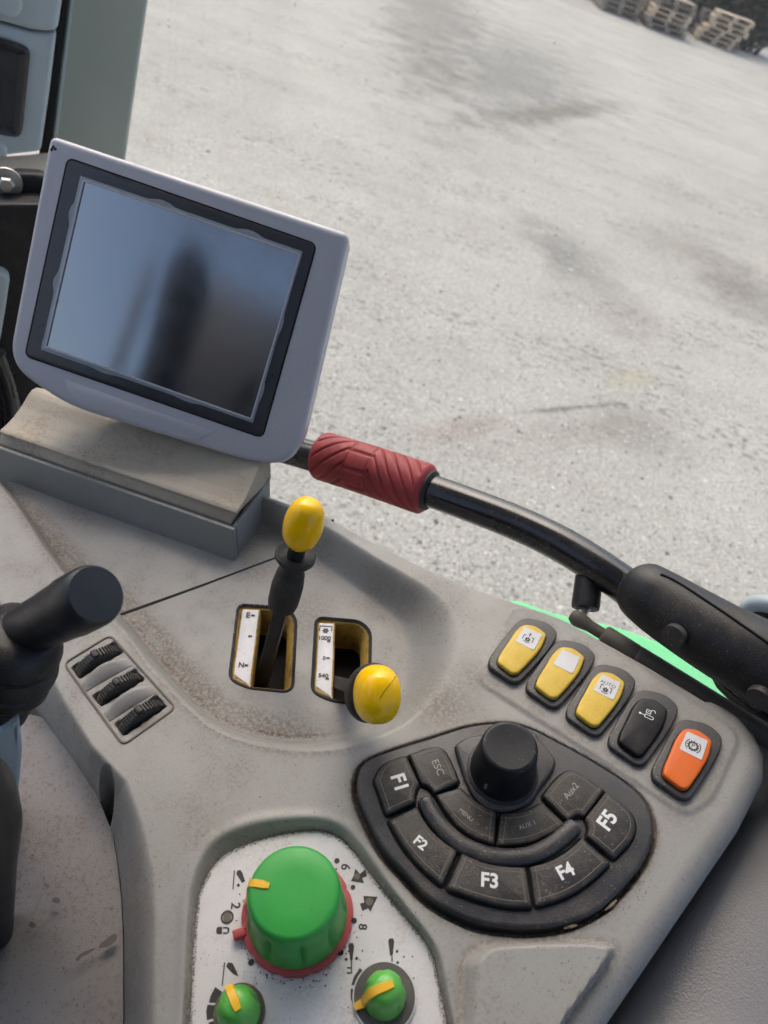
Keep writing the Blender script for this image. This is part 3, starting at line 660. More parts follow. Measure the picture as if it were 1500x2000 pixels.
def build_console():
    s = .0009
    bx = [p[0] for p in BND]; by = [p[1] for p in BND]
    lo_x, hi_x = max(min(bx), kp(-150, 1000)[0])-.01, max(bx)+.004
    lo_y, hi_y = min(kp(230, 2060)[1], kp(750, 2090)[1]), max(by)+.004
    xs = np.arange(lo_x, hi_x, s); ys = np.arange(lo_y, hi_y, s)
    X, Y = np.meshgrid(xs, ys); X = X.copy(); Y = Y.copy()
    d = sdf(X, Y, BND)
    gy, gx_ = np.gradient(d, s)
    near = (np.abs(d) < s*.75)
    X[near] -= (d*gx_)[near]; Y[near] -= (d*gy)[near]
    d = np.where(near, 0, d)
    keep = (d <= 0) & (Y > kp(230, 2070)[1]+(X-kp(230, 2070)[0])*(kp(1100, 2070)[1]-kp(230, 2070)[1])/(kp(1100, 2070)[0]-kp(230, 2070)[0]))
    h = np.zeros(X.shape); dust = np.zeros(X.shape)
    nz = lambda a, b, c: np.sin(X*a+c)*np.cos(Y*b-c*1.7)
    # lever dish
    f = sdf(X, Y, FLOOR); t_ = sdf(X, Y, TOP)
    tt = np.where(f < 0, 0, np.where(t_ > 0, 1, f/(f-t_+1e-9)))
    h += DISH*(1-sm(tt))
    near_front = sm((kp(600, 1330)[1]-Y)/.02)
    dust = np.maximum(dust, np.exp(-((f+.001)/.0030)**2)*(.15+.85*near_front))
    dust = np.maximum(dust, .7*np.exp(-(np.maximum(0, np.abs(f+.006)-.003)/.008)**2)*(f < .004)*(.1+.9*near_front))
    dust = np.maximum(dust, .55*np.exp(-(t_/.004)**2)*(t_ > 0)*near_front)
    for sx_, sy_, sr_, sa_ in ((600, 1178, .020, .5), (480, 1330, .016, .35), (560, 1410, .022, .5), (860, 1395, .022, .6), (1310, 1600, .016, .4), (500, 1095, .014, .5), (150, 980, .03, .45), (930, 1345, .015, .45), (720, 1150, .018, .45)):
        px_, py_ = kp(sx_, sy_, DISH*.5); dust = np.maximum(dust, sa_*np.exp(-((X-px_)**2+(Y-py_)**2)/sr_**2))
    # far rim, rolled right edge, slope down to the left seam
    df = seg_dist(X, Y, far_edge, False); dr = seg_dist(X, Y, right_edge, False); dl = seg_dist(X, Y, left_edge, False)
    for dd, Rr in ((df, .0035), (dr, .013)):
        q = np.clip(dd, 0, Rr); h -= (Rr-np.sqrt(np.maximum(0, Rr*Rr-(Rr-q)**2)))*(dd < Rr)
    ci = sdf(X, Y, INNER); tl_ = np.where(ci <= 0, 0, ci/(ci+dl+1e-9))
    h -= .033*(tl_**1.5)
    # groove round the keypad, recess of the label plate, raised palm rest, rocker pad
    k = sdf(X, Y, KBEZ)
    h -= .0055*(1-sm((k-.0010)/.0022))
    dust = np.maximum(dust, 1.0*np.exp(-(np.maximum(0, k-.001)/.0036)**2)*(k > -.002))
    pl = sdf(X, Y, PLATE); lp = sdf(X, Y, PLIP)
    tt = np.where(pl < 0, 0, np.where(lp > 0, 1, pl/(pl-lp+1e-9)))
    h -= .0075*(1-sm(tt)); lip = np.exp(-((lp-.001)/.003)**2); h += .0008*lip
    dust = np.maximum(dust, np.exp(-(pl/.0022)**2))
    po = sdf(X, Y, PO); pi_ = sdf(X, Y, PI_)
    tt = np.where(pi_ < 0, 1, np.where(po > 0, 0, po/(po-pi_-1e-9)))
    h += .0075*sm(tt); dust = np.maximum(dust, .6*np.exp(-(po/.003)**2))
    pd = sdf(X, Y, PAD); h += .0011*(1-sm((pd+.001)/.004))
    dust = np.maximum(dust, .35*np.exp(-(pd/.003)**2))
    # openings for the lever gates, thumb wheels and the finger pocket
    for sl_, dep, r_ in [(SLOT1, .035, .0006), (SLOT2, .035, .0006)]:
        e = sdf(X, Y, sl_); h -= dep*(1-sm((e+.0012)/.0014))
    for w in WSLOT:
        e = sdf(X, Y, w); h -= .012*(1-sm((e+.0002)/.0016)); dust = np.maximum(dust, .5*np.exp(-(np.maximum(0, e)/.004)**2))
    e = sdf(X, Y, POCKET); h -= .034*(1-sm((e+.0025)/.004))
    for rc in ROCK:                                    # dust round the rocker frames
        e = np.hypot(X-rc[0], (Y-rc[1])*.55)-.016; dust = np.maximum(dust, .4*np.exp(-(e/.004)**2))
    h += nz(21, 17, .3)*.0005+nz(47, 39, 1.1)*.0002
    idx = -np.ones(X.shape, int); idx[keep] = np.arange(keep.sum())
    a, b, c, e = idx[:-1, :-1], idx[:-1, 1:], idx[1:, 1:], idx[1:, :-1]
    ok = (a >= 0) & (b >= 0) & (c >= 0) & (e >= 0)
    q = np.stack([a[ok], b[ok], c[ok], e[ok]], 1)
    V = np.stack([X[keep], Y[keep], h[keep]], 1); D = dust[keep]
    # wall hanging down from the rim
    ed = np.concatenate([q[:, [0, 1]], q[:, [1, 2]], q[:, [2, 3]], q[:, [3, 0]]])
    key = np.sort(ed, 1); _, inv, cnt = np.unique(key[:, 0]*10**8+key[:, 1], return_inverse=True, return_counts=True)
    be = ed[cnt[inv] == 1]
    bv = np.unique(be); mp = -np.ones(len(V), int); mp[bv] = len(V)+np.arange(len(bv))
    W = V[bv].copy(); W[:, 2] -= .30
    q2 = np.stack([be[:, 1], be[:, 0], mp[be[:, 0]], mp[be[:, 1]]], 1)
    V = np.concatenate([V, W]); D = np.concatenate([D, D[bv]*0]); q = np.concatenate([q, q2])
    me = bpy.data.meshes.new('console_shell')
    me.vertices.add(len(V)); me.vertices.foreach_set('co', V.ravel().astype(np.float32))
    me.loops.add(q.size); me.loops.foreach_set('vertex_index', q.ravel().astype(np.int32))
    me.polygons.add(len(q)); me.polygons.foreach_set('loop_start', np.arange(0, q.size, 4, dtype=np.int32))
    me.update(calc_edges=True); me.validate()
    at = me.attributes.new('dust', 'FLOAT', 'POINT'); at.data.foreach_set('value', np.clip(D, 0, 1).astype(np.float32))
    return me
ROCKPX = [Z6(395, 510), Z6(566, 615), Z6(747, 733), Z6(938, 857), Z6(1136, 1000)]
ROCK = [kp(*p, .003) for p in ROCKPX]
con = thing('side_console', 'dusty grey moulded side console carrying levers, switches and knobs', 'console', KF)
me = build_console(); o = link('shell', me, M_CON, con); me.polygons.foreach_set('use_smooth', [True]*len(me.polygons)); me.set_sharp_from_angle(angle=R(50))
def ribbon(name, pts, w, z, thick, mat, parent):
    p = [Vector(q) for q in pts]; n = len(p); vs, fs = [], []
    for i in range(n):
        dd = (p[min(i+1, n-1)]-p[max(0, i-1)]).normalized(); nn = Vector((-dd.y, dd.x))*w/2
        zz = z[i] if isinstance(z, (list, tuple)) else z
        vs += [(*(p[i]+nn), zz-thick), (*(p[i]+nn), zz), (*(p[i]-nn), zz), (*(p[i]-nn), zz-thick)]
    for i in range(n-1):
        for j in range(4): fs.append((i*4+j, i*4+(j+1) % 4, i*4+4+(j+1) % 4, i*4+4+j))
    fs += [(0, 1, 2, 3), tuple(4*n-1-j for j in range(4))]
    return mesh(name, vs, fs, mat, parent, None)
ribbon('panel_seam', kq([(200, 1215), (245, 1197), (400, 1142), (545, 1088), (578, 1072)], DISH), .0017, DISH+.0006, .004, M_SEAM, con)
ribbon('rim_seam', [kp(622, 1040, -.012), kp(636, 1024, -.003), kp(652, 1016, 0)], .002, [-.013, -.0025, .0005], .004, M_SEAM, con)
sp = kq([(84, 1400), (135, 1469), (186, 1547), (207, 1595), (222, 1640), (234, 1724), (240, 1820), (241, 2000), (240, 2090)], -.022)
# grey frame line round the thumb wheels
wq = rounded(kz(Z7, [(413, 815), (718, 630), (1146, 1105), (800, 1350)], .0005), .0045)
ring_slab('thumbwheel_frame_groove', offset(ccw(wq), -.0004), offset(ccw(wq), .0006), -.001, .0006, M_BORDER, con)
for a_, b_ in (((535, 968), (842, 795)), ((688, 1160), (992, 972))):
    # curved fins between the wheels
    A, B = Vector(kp(*Z7(*a_))), Vector(kp(*Z7(*b_))); ex = (B-A); L = ex.length; ex /= L; ey = Vector((-ex.y, ex.x))
    vs, fs = [], []; n = 17
    for i in range(n):
        u = i/(n-1); hh = .0055*math.sin(math.pi*u)**.8; p = A+ex*L*u; bow = ey*(.0020*math.sin(math.pi*u))
        vs += [(*(p-ey*.0045), 0), (*(p-ey*.0012+bow), hh), (*(p+ey*.0012+bow), hh), (*(p+ey*.0022+bow), 0)]
    for i in range(n-1):
        for j in range(3): fs.append((i*4+j, i*4+4+j, i*4+5+j, i*4+1+j))
    mesh('thumbwheel_fin', vs, fs, M_CON, con, 60)

# ---- thumb wheels
WL = ['uppermost', 'middle', 'lowest']
for k, w in enumerate(WSLOT):
    A = (Vector(w[0])+Vector(w[3]))/2; B = (Vector(w[1])+Vector(w[2]))/2; c = (A+B)/2; ex = (B-A).normalized()
    wid = (Vector(w[0])-Vector(w[3])).length*.80; L = (B-A).length; rad = L*.60; sink = math.sqrt(rad*rad-(L*.46)**2)
    fw = KF @ Matrix.Translation((c.x, c.y, -sink+.0005)) @ Matrix.Rotation(math.atan2(ex.y, ex.x), 4, 'Z') @ Matrix.Rotation(R(90), 4, 'X')
    tt = thing('thumbwheel', f'{WL[k]} black ribbed thumbwheel of three beside the joystick', 'thumbwheel', fw, 'thumbwheels in the grey console')
    def ridged(a, z, kk): return 1.0 if int(round(a/(2*math.pi)*300)) % 6 < 3 else .93
    lathe('wheel', [(rad*.9, -wid/2), (rad, -wid/2+.0006), (rad, wid/2-.0006), (rad*.9, wid/2)], M_WHEEL, tt, None, 300, ridged, smooth=25)
    boxm('centre_tab', (-.0018, rad*.97, -wid*.42), (.0018, rad*1.055, wid*.42), M_BLK, tt, .0006)

# ---- lower panel left of the seam and panel right of the console
def patch(name, f_pt, nu, nv, mat, lab, cat, thick):
    vs, fs = [], []
    for j in range(nv):
        for i in range(nu): vs.append(f_pt(i/(nu-1), j/(nv-1)))
    for j in range(nv-1):
        for i in range(nu-1): fs.append((j*nu+i, j*nu+nu+i, j*nu+nu+i+1, j*nu+i+1))
    c = vs[0].copy(); b = len(vs); loop = list(range(nu))+[j*nu+nu-1 for j in range(1, nv)]+[(nv-1)*nu+i for i in range(nu-2, -1, -1)]+[j*nu for j in range(nv-2, 0, -1)]
    low = {q: b+i for i, q in enumerate(loop)}
    vs += [vs[q]-NW*thick for q in loop]
    for i in range(len(loop)):
        p, q = loop[i], loop[(i+1) % len(loop)]; fs.append((p, q, low[q], low[p]))
    o = mesh(name, [v-c for v in vs], fs, mat, None, 60); o.location = c
    bm = bmesh.new(); bm.from_mesh(o.data); bmesh.ops.recalc_face_normals(bm, faces=bm.faces[:])
    up_ = sum((f.normal for f in bm.faces if len(f.verts) == 4), Vector()).dot(NW)
    bm.to_mesh(o.data); bm.free()
    return tag(o, lab, cat)
seam_c = catmull([(84, 1400), (135, 1469), (186, 1547), (207, 1595), (222, 1640), (234, 1724), (240, 1820), (241, 2000), (240, 2120)], 8, False)
def lp_pt(u, v):
    k = min(int(v*(len(seam_c)-1)), len(seam_c)-1); x, y = seam_c[k]
    w = 1-u; px = x-.5-w*(380); py = y-w*60
    return ON(px, py, -.0305-.02*w*w-.004*math.exp(-u*0)-.010*math.exp(-(w/.05)**2)*0)
lpan = patch('lower_side_panel', lambda u, v: lp_pt(u, v), 40, 65, M_PANEL, 'speckled grey lower side panel left of the console edge', 'panel', .30)
def panel_stain(pts, sm_=3):
    c_ = Vector(lpan.location); q = [ON(x, y, -.0298-.02*(max(0, 236-x)/380)**2)-c_ for x, y in catmull(pts, sm_)]
    o = mesh('stain', q, [tuple(range(len(q)))], M_STAIN, lpan, None)
    if (o.data.polygons[0].normal).dot(NW) < 0: o.data.flip_normals()
panel_stain([(192, 1850), (205, 1836), (222, 1824), (229, 1828), (224, 1840), (208, 1850)])
panel_stain([(148, 1874), (156, 1864), (172, 1856), (188, 1851), (176, 1861), (160, 1869), (152, 1877)])
panel_stain([(101, 1758), (108, 1752), (118, 1757), (115, 1764), (106, 1763)])
panel_stain([(60, 1800), (66, 1802), (70, 1808), (64, 1812), (56, 1808)])
redge = catmull([(1395, 1420), (1450, 1440), (1480, 1480), (1480, 1530), (1430, 1625), (1335, 1765), (1240, 1905), (1175, 2000), (1065, 2160)], 8, False)
def sp_pt(u, v):
    k = min(int(v*(len(redge)-1)), len(redge)-1); x, y = redge[k]
    return ON(x-12+u*900, y+u*240, -.046-.015*math.exp(-(u/.029)**2)+.016*math.sin(min(1, u*2.77)*math.pi/2)-.05*max(0, u-.36)**2+.004*math.sin(v*5+u*3))
patch('wheel_arch_panel', sp_pt, 60, 65, M_SIDE, 'satin purple-grey panel at the lower right beyond the console edge', 'panel', .30)

# ================================================================== monitor and its pedestal
def hexa(name, front, back, mat, parent, inv, bevel=.0015):
    # solid between two outlines (lists of world points, same length)
    n = len(front); f = [inv @ v for v in front]; b = [inv @ v for v in back]
    fs = [tuple(range(n)), tuple(range(2*n-1, n-1, -1))]+[(i, n+i, n+(i+1) % n, (i+1) % n) for i in range(n)]
    bm = bmesh.new(); vv = [bm.verts.new(v) for v in f+b]
    for q in fs: bm.faces.new([vv[i] for i in q])
    bmesh.ops.recalc_face_normals(bm, faces=bm.faces[:])
    if bevel: bmesh.ops.bevel(bm, geom=bm.edges[:], offset=bevel, segments=3, affect='EDGES', profile=.5)
    me = bpy.data.meshes.new(name); bm.to_mesh(me); bm.free()
    return link(name, me, mat, parent, 35)
B0, B1 = ON(-14, 928, DISH), ON(457, 1098, DISH)
pfx = (B1-B0).normalized(); back = UPW.cross(pfx).normalized()
if back.y < 0: back = -back
pf = frame(B1, pfx, UPW-pfx*UPW.dot(pfx)); pinv = pf.inverted()
ped = thing('monitor_pedestal', 'dusty tan and grey pedestal holding the monitor on the console', 'pedestal', pf)
Lp = (B1-B0).length
# tray: open box, profile in (back, up)
def bar(name, prof, x0, x1, mat, bevel=.0012, taper=0.0):
    fr_ = [Vector((x1-taper*z, 0, 0))+Vector((0, 1, 0))*y+Vector((0, 0, z)) for y, z in prof]
    bk_ = [Vector((x0+taper*z, 0, 0))+Vector((0, 1, 0))*y+Vector((0, 0, z)) for y, z in prof]
    return hexa(name, fr_, bk_, mat, ped, Matrix.Identity(4), bevel)
# in the pedestal frame y points away from the eye
sgn = 1 if (pf.to_3x3() @ Vector((0, 1, 0))).dot(back) > 0 else -1
def pr(l): return [(y*sgn, z) for y, z in l]
TH_ = .030
bar('tray_front', pr([(0, -.01), (.001, TH_), (.0045, TH_), (.006, -.01)]), -Lp, 0, M_TRAY, .0007)
bar('tray_end', pr([(.0062, -.01), (.0062, TH_-.001), (.055, TH_+.012), (.055, -.01)]), -.004, -.0002, M_TRAY, .0007)
bar('tray_floor', pr([(.0062, -.01), (.0062, .004), (.055, .004), (.055, -.01)]), -Lp, -.0045, M_TRAY, .0005)
bar('insert_lower', pr([(.0066, .006), (.0068, TH_), (.0108, .0384), (.05, .0384), (.05, .006)]), -Lp+.008, -.006, M_TAN, .0008)
bar('insert_upper', pr([(.0078, .0388), (.0075, .0404), (.0100, .0420), (.0150, .0428), (.0230, .0455), (.0330, .0510), (.0415, .0575), (.0462, .0600), (.0510, .0596), (.0600, .0540), (.058, .0388)]), -Lp+.006, .003, M_TAN, .0010, .10)

MN = np.array([.051, -.181, .982]); MN /= np.linalg.norm(MN)
MC = .53*(MN @ ray(133, 312))
def MP(px, py, h=0.0):
    r = ray(px, py); return Vector((RW @ (r*(MC-h)/(MN @ r))+CAM).tolist())
mo = (MP(133, 312)+MP(510, 850))/2
mf = frame(mo, MP(613, 478)-MP(133, 312), Vector((RW @ (-MN)).tolist())); mi = mf.inverted()
def mq(pts, h=0.0):
    out = []
    for x, y in pts:
        v = mi @ MP(x, y, h); out.append((v.x, v.y))
    return out
mon = thing('monitor', 'grey touchscreen monitor terminal with dark screen and peeling film', 'monitor', mf)
hous = rounded(mq([(96, 262), (682, 456), (580, 902), (505, 908), (130, 793), (12, 712), (40, 560)]), [.006, .006, .026, .02, .02, .02, .05], 8)
slab('housing', hous, -.012, 0, M_HOUS, mon, .0045, 6)
hb = offset(ccw(hous), .0015)
slab('rear_shell', hb, -.034, -.0122, M_HOUS, mon, .0005, 2, cap0=True)
lowq = mq([(129, 741), (131, 758), (141, 775), (158, 789), (180, 797), (360, 856), (382, 858), (402, 852), (415, 843)])
slab('name_flap', ccw(lowq), -.001, .0006, M_FLAP, mon, .0004, 2)
bez = rounded(mq([(133, 310), (616, 478), (511, 853), (50, 694)], .0008), .0045)
slab('bezel', bez, -.001, .0008, M_BEZEL, mon, .0005, 2)
ring_slab('bezel_gap', offset(ccw(bez), -.0012), offset(ccw(bez), -.0001), -.001, .0003, M_SEAM, mon)
scr = rounded(mq([(158, 346), (588, 494), (492, 822), (84, 680)], .0012), .002)
slab('screen', scr, .0, .0012, M_SCREEN, mon, .0003, 2)
# torn rim of a protective film round the screen
def film():
    cs = [Vector(p) for p in mq([(157, 343), (591, 491), (494, 826), (80, 683)], .0016)]
    ci = [Vector(p) for p in mq([(163, 353), (585, 497), (490, 818), (89, 677)], .0016)]
    outer, inner = [], []; rr = random.Random(4); n = 40
    for s_ in range(4):
        a, b = cs[s_], cs[(s_+1) % 4]; ia, ib = ci[s_], ci[(s_+1) % 4]
        e = (b-a).normalized(); nn = Vector((e.y, -e.x))
        if nn.dot((a+b)/2) < 0: nn = -nn
        ph = rr.uniform(0, 6)
        for i in range(n):
            u = i/n; jag = max(0, math.sin(u*17+ph)+.7*math.sin(u*31+ph*2)-.3)*.0017*min(1, 8*u*(1-u))*(1.0 if s_ in (0, 3) else .5)
            outer.append(tuple(a.lerp(b, u)+nn*jag)); inner.append(tuple(ia.lerp(ib, u)))
    n = len(outer); vs = [(x, y, .0016) for x, y in outer]+[(x, y, .0018) for x, y in inner]
    fs = [(i, (i+1) % n, n+(i+1) % n, n+i) for i in range(n)]
    o = mesh('torn_film', vs, fs, M_FILM, mon, None)
    if o.data.polygons[0].normal.z < 0: o.data.flip_normals()
film()
fe_ = rounded(mq([(163, 353), (585, 497), (490, 818), (89, 677)], .0018), .0012)
ring_slab('film_edge', offset(ccw(fe_), -.0006), offset(ccw(fe_), .0004), .0012, .0020, M_FLAP, mon)
for px_, py_ in ((108, 291), (104, 287), (101, 292)):
    lathe('scuff', [(.0012, -.0002), (.0009, .0002), (0, .0003)], M_SEAM, mon, Matrix.Translation((*mq([(px_, py_)])[0], .0)), 8)

# ================================================================== rail, grip, cover, gas strut, fender
railp = [(430, 850, .70), (540, 872, .675), (620, 894, .655), (730, 925, .632), (830, 955, .612), (920, 987, .596), (1010, 1022, .580), (1090, 1060, .564), (1160, 1102, .550), (1240, 1158, .535), (1330, 1228, .515), (1450, 1322, .492), (1620, 1452, .465)]
rw = [tuple(P(*p)) for p in railp]; rs = catmull(rw, 8, False)
o = bpy.data.objects.new('grab_rail', None); COL.objects.link(o); o.location = rs[0]
tag(o, 'glossy black bent tube grab rail running across beyond the console', 'grab rail'); rail = o
r0 = Vector(rs[0])
tube('rail_tube', [Vector(p)-r0 for p in rs], .0132, M_BLKG, rail, 32)
b0, b1 = P(1152, 1108, .555), P(1143, 1190, .545)
mb = frame(b0-r0, UPW.cross(b1-b0), b0-b1)
Lb = (b1-b0).length
lathe('rail_stub', [(.0075, .004), (.0085, -.004), (.0095, -.008), (.0100, -Lb*.9), (.0095, -Lb*.98), (.007, -Lb), (0, -Lb)], M_BLK, rail, mb, 28)

def gripper():
    # red foam sleeve with raised tread bars like a tractor tyre
    ctr = catmull([P(622, 888, .652), P(700, 912, .637), P(770, 935, .623), P(838, 958, .609)], 10, False)
    pts = [Vector(p) for p in ctr]; n = len(pts); c0 = pts[0]
    ax = (pts[-1]-pts[0]).normalized(); upv = UPW-ax*UPW.dot(ax); upv.normalize(); sv = ax.cross(upv)
    g = thing('foam_grip', 'red tread-patterned foam grip sleeve on the black rail', 'grip', frame(c0, ax, upv))
    inv = g.matrix_world.inverted()
    L = (pts[-1]-pts[0]).length; NU, NA = 150, 150; vs, fs = [], []
    toeye = (Vector(CAM.tolist())-(pts[0]+pts[-1])/2); toeye = (toeye-ax*toeye.dot(ax)).normalized()
    a_eye = math.atan2(toeye.dot(upv), toeye.dot(sv))
    for i in range(NU+1):
        u = i/NU; k = u*(n-1); i0 = min(int(k), n-2); p = pts[i0].lerp(pts[i0+1], k-i0)
        for j in range(NA):
            a = 2*math.pi*j/NA; th = (a-a_eye+math.pi) % (2*math.pi)-math.pi   # 0 towards the eye
            x = u*L; y = th*.0205
            end = min(u, 1-u)*L
            r = .0208-.0060*max(0, 1-end/.008)**2
            # chevron lugs
            v = (x-L*.5)/.034; gro = 0
            if abs(x-L*.40) > .011:
                side = 1 if x > L*.40 else -1
                ph = (y*1.0+side*(x-L*.4)*1.25)/.0135
                w = abs((ph % 1)-.5)*2
                gro = 1 if w > .82 else 0
                gro = max(0, min(1, (w-.72)/.14))
            else:
                w = abs(((y+.004)/.016) % 1-.5)*2; gro = max(0, min(1, (w-.76)/.12)); e = abs(abs(x-L*.40)-.0095); gro = max(gro, max(0, 1-e/.0011))
            gro *= min(1, max(0, (end-.006)/.003))
            r -= .0013*gro
            vs.append(inv @ (p+(sv*math.cos(a)+upv*math.sin(a))*r))
    for i in range(NU):
        for j in range(NA):
            k = (j+1) % NA; fs.append((i*NA+j, i*NA+k, (i+1)*NA+k, (i+1)*NA+j))
    fs += [tuple(range(NA))[::-1], tuple(NU*NA+j for j in range(NA))]
    mesh('sleeve', vs, fs, M_RED, g, 60)
    e0 = inv @ pts[-1]; d = (inv.to_3x3() @ (pts[-1]-pts[-2])).normalized()
    tube('grimy_end', [e0-d*.002, e0+d*.0012, e0+d*.0022], [.0166, .0163, .0150], M_RUB, g, 40)
gripper()

cv = [P(1254, 1152, .518), P(1268, 1162, .512), P(1310, 1190, .504), P(1400, 1245, .487), P(1500, 1299, .470), P(1640, 1376, .450), P(1900, 1520, .415)]
cvs = [Vector(p) for p in catmull([tuple(p) for p in cv], 10, False)]
tt = thing('rail_cover', 'black plastic cover with two screws clamped round the rail end', 'cover', Matrix.Translation(cvs[0])); c0 = cvs[0]
cr = [.0130, .0170, .0187, .0195]+[.0200+.0085*i/(len(cvs)-4) for i in range(len(cvs)-4)]
cshell = tube('cover_shell', [p-c0 for p in cvs], cr, M_BLK, tt, 40)
cdir = (cvs[30]-cvs[20]).normalized()
from mathutils.bvhtree import BVHTree
def stuck_on(ob, fm_, pts):         # where the sight lines of these pixels meet a part's surface (part's own frame)
    bv = BVHTree.FromPolygons([tuple(v.co) for v in ob.data.vertices], [tuple(p.vertices) for p in ob.data.polygons])
    ci_ = fm_.inverted(); co = ci_ @ Vector(CAM.tolist()); out = []
    for x, y in pts:
        h_ = bv.ray_cast(co, ((ci_ @ P(x, y, 1.0))-co).normalized())
        if h_[0]: out.append((h_[0], h_[1]))
    return out
CF = Matrix.Translation(c0)
for q, nrm in stuck_on(cshell, CF, [(1322, 1238), (1488, 1356)]):
    ms = frame(q-nrm*.0019, cdir, nrm)
    sc_ = lathe('screw', [(.0074, -.004), (.0074, .0008), (.0066, .0018), (.0058, .0014), (.0054, .0006), (.0050, .0014), (0, .0018)], M_BLK2, tt, ms, 28)
    lathe('screw_socket', [(.0026, .0012), (.0026, .0020), (.0018, .0021), (0, .0021)], M_DARK, sc_, ms, 12, lambda a, z, k: 1+.15*math.cos(6*a))
tube('cover_joint', [q-n_*.0003 for q, n_ in stuck_on(cshell, CF, catmull([(1290, 1122), (1327, 1140), (1413, 1196), (1500, 1256), (1600, 1325)], 8, False))], .0008, M_DARK, tt, 8)
pe_ = P(1905, 1523, .413)
wbox('door_post', (pe_.x-.03, pe_.y-.03, pe_.z-.05), (pe_.x+.03, pe_.y+.03, 3.115), M_BLK, 'black upright door post at the end of the rail cover', 'post', .006)
ft = facing(1440, 1400, .56)
tt = thing('door_bracket', 'black door frame bracket below the rail cover', 'bracket', ft)
slab('bracket_plate', fq(ft, [(1362, 1300), (1384, 1318), (1398, 1345), (1500, 1447), (1640, 1560), (1640, 1250), (1500, 1230)]), -.012, 0, M_BLK, tt, .002)
slab('lower_lug', rounded(fq(ft, [(1480, 1500), (1530, 1490), (1600, 1600), (1540, 1600), (1492, 1545)], .01), .004), -.02, .01, M_BLK, tt, .003)
tt = thing('latch_cap', 'blue-grey rounded latch cap behind the rail cover', 'latch', facing(1500, 1190, .60))
tube('cap', [Vector((*fp(tt.matrix_world, x, y, 0), 0)) for x, y in catmull([(1456, 1192), (1480, 1180), (1520, 1186), (1560, 1215)], 6, False)], [.002]+[.007]*17+[.007], M_PALE, tt, 16)
tt_ = tube('cap_strap', [Vector((*fp(tt.matrix_world, x, y, .002), .002)) for x, y in catmull([(1452, 1196), (1485, 1194), (1530, 1220)], 6, False)], .004, M_BLK, tt, 12)

s0_, s1_ = P(1128, 1208, .540), P(1620, 1514, .478)
sd_ = (s1_-s0_).normalized(); sf = frame(s0_, UPW, sd_)
tt = thing('gas_strut', 'dusty black gas strut with ball joint along the console edge', 'gas strut', sf)
lathe('ball_socket', [(0, -.0058), (.0035, -.0052), (.0056, -.002), (.006, .001), (.005, .006), (.0042, .010), (.0042, .020)], M_STRUT, tt, None, 24)
lathe('end_sleeve', [(.0042, .0195), (.0066, .0205), (.0072, .022), (.0072, .044), (.0070, .0452)], M_STRUT, tt, None, 28)
lathe('strut_body', [(.0066, .0450), (.0070, .0456), (.0072, .0475), (.0074, .42)], M_STRUT, tt, None, 28)
j0 = sf.inverted() @ P(1143, 1186, .545)
tube('ball_stud', [j0, j0.lerp(Vector((0, 0, 0)), .5), Vector((0, 0, 0))], .0042, M_STEEL, tt, 14)

zf = 1.72
fe = catmull([(1000, 1165), (1090, 1192), (1200, 1216), (1300, 1252), (1400, 1300), (1480, 1350), (1600, 1480), (1680, 1600), (1560, 1640), (1400, 1520), (1200, 1380), (1020, 1260), (960, 1200)], 5)
fc = HZ(1300, 1350, zf)
fo = slab('tractor_fender', [((HZ(x, y, zf)-fc).x, (HZ(x, y, zf)-fc).y) for x, y in fe], -.25, 0, M_FEND, None, .015, 5)
fo.location = fc; tag(fo, 'bright mint green tractor fender outside below the door glass', 'fender')

# ================================================================== levers
def local(fm_, v): return fm_.inverted() @ v
def gate(slot, strip, lab_pts, marks, lname, label):
    c = Vector((sum(p[0] for p in slot)/len(slot), sum(p[1] for p in slot)/len(slot), DISH))
    fm_ = KF @ Matrix.Translation(c); tt = thing('lever_gate', label, 'lever gate', fm_, 'lever gates in the console dish')
    rel = lambda pts: [(x-c.x, y-c.y) for x, y in pts]
    s = ccw(rel(slot)); ins = offset(s, .0009); i2 = offset(s, .0036)
    # chamfered yellow guide lining the slot, black well below
    R0 = [(x, y, -.0006) for x, y in ins]; 
    i3 = [(x*.90-(.0035 if True else 0), y*.93) for x, y in i2]
    n = len(s); vs = [(x, y, -.012) for x, y in s]+[(x, y, -.0012) for x, y in ins]+[(x, y, -.0018) for x, y in offset(s, .0018)]+[(x-.0018, y, -.011) for x, y in offset(s, .0050)]+[(x-.0018, y, -.03) for x, y in offset(s, .0052)]
    fs = []
    for k in range(4):
        for i in range(n): fs.append((k*n+i, k*n+(i+1) % n, (k+1)*n+(i+1) % n, (k+1)*n+i))
    mesh('guide_frame', vs, fs, M_YGATE, tt, 35)
    ring_slab('slot_rim', offset(s, -.0013), offset(s, .0009), -.004, .0005, M_BLK, tt, .0004, -.0006)
    slab('well_floor', offset(s, .002), -.036, -.029, M_DARK, tt, .0005)
    st_ = ccw(rel(strip)); slab('label_rail', st_, -.010, .0004, M_YGATE, tt, .0008)
    lb = slab('label_strip', rounded(offset(st_, .0010), .0010), .0, .0008, M_STICK, tt, .0002)
    return tt, rel, lb
S1 = rounded(kz(Z5, [(216, 776), (326, 782), (270, 1242), (158, 1196)], DISH), [.003, .0008, .0008, .003])
S2 = rounded(kz(Z5, [(664, 856), (764, 862), (750, 1310), (640, 1266)], DISH), [.003, .0008, .0008, .003])
g1, rel1, lb1 = gate(SLOT1, S1, None, None, '', 'left lever gate marked E and N in the console dish')
g2, rel2, lb2 = gate(SLOT2, S2, None, None, '', 'right lever gate marked 1000, 0 and 540 in the console dish')
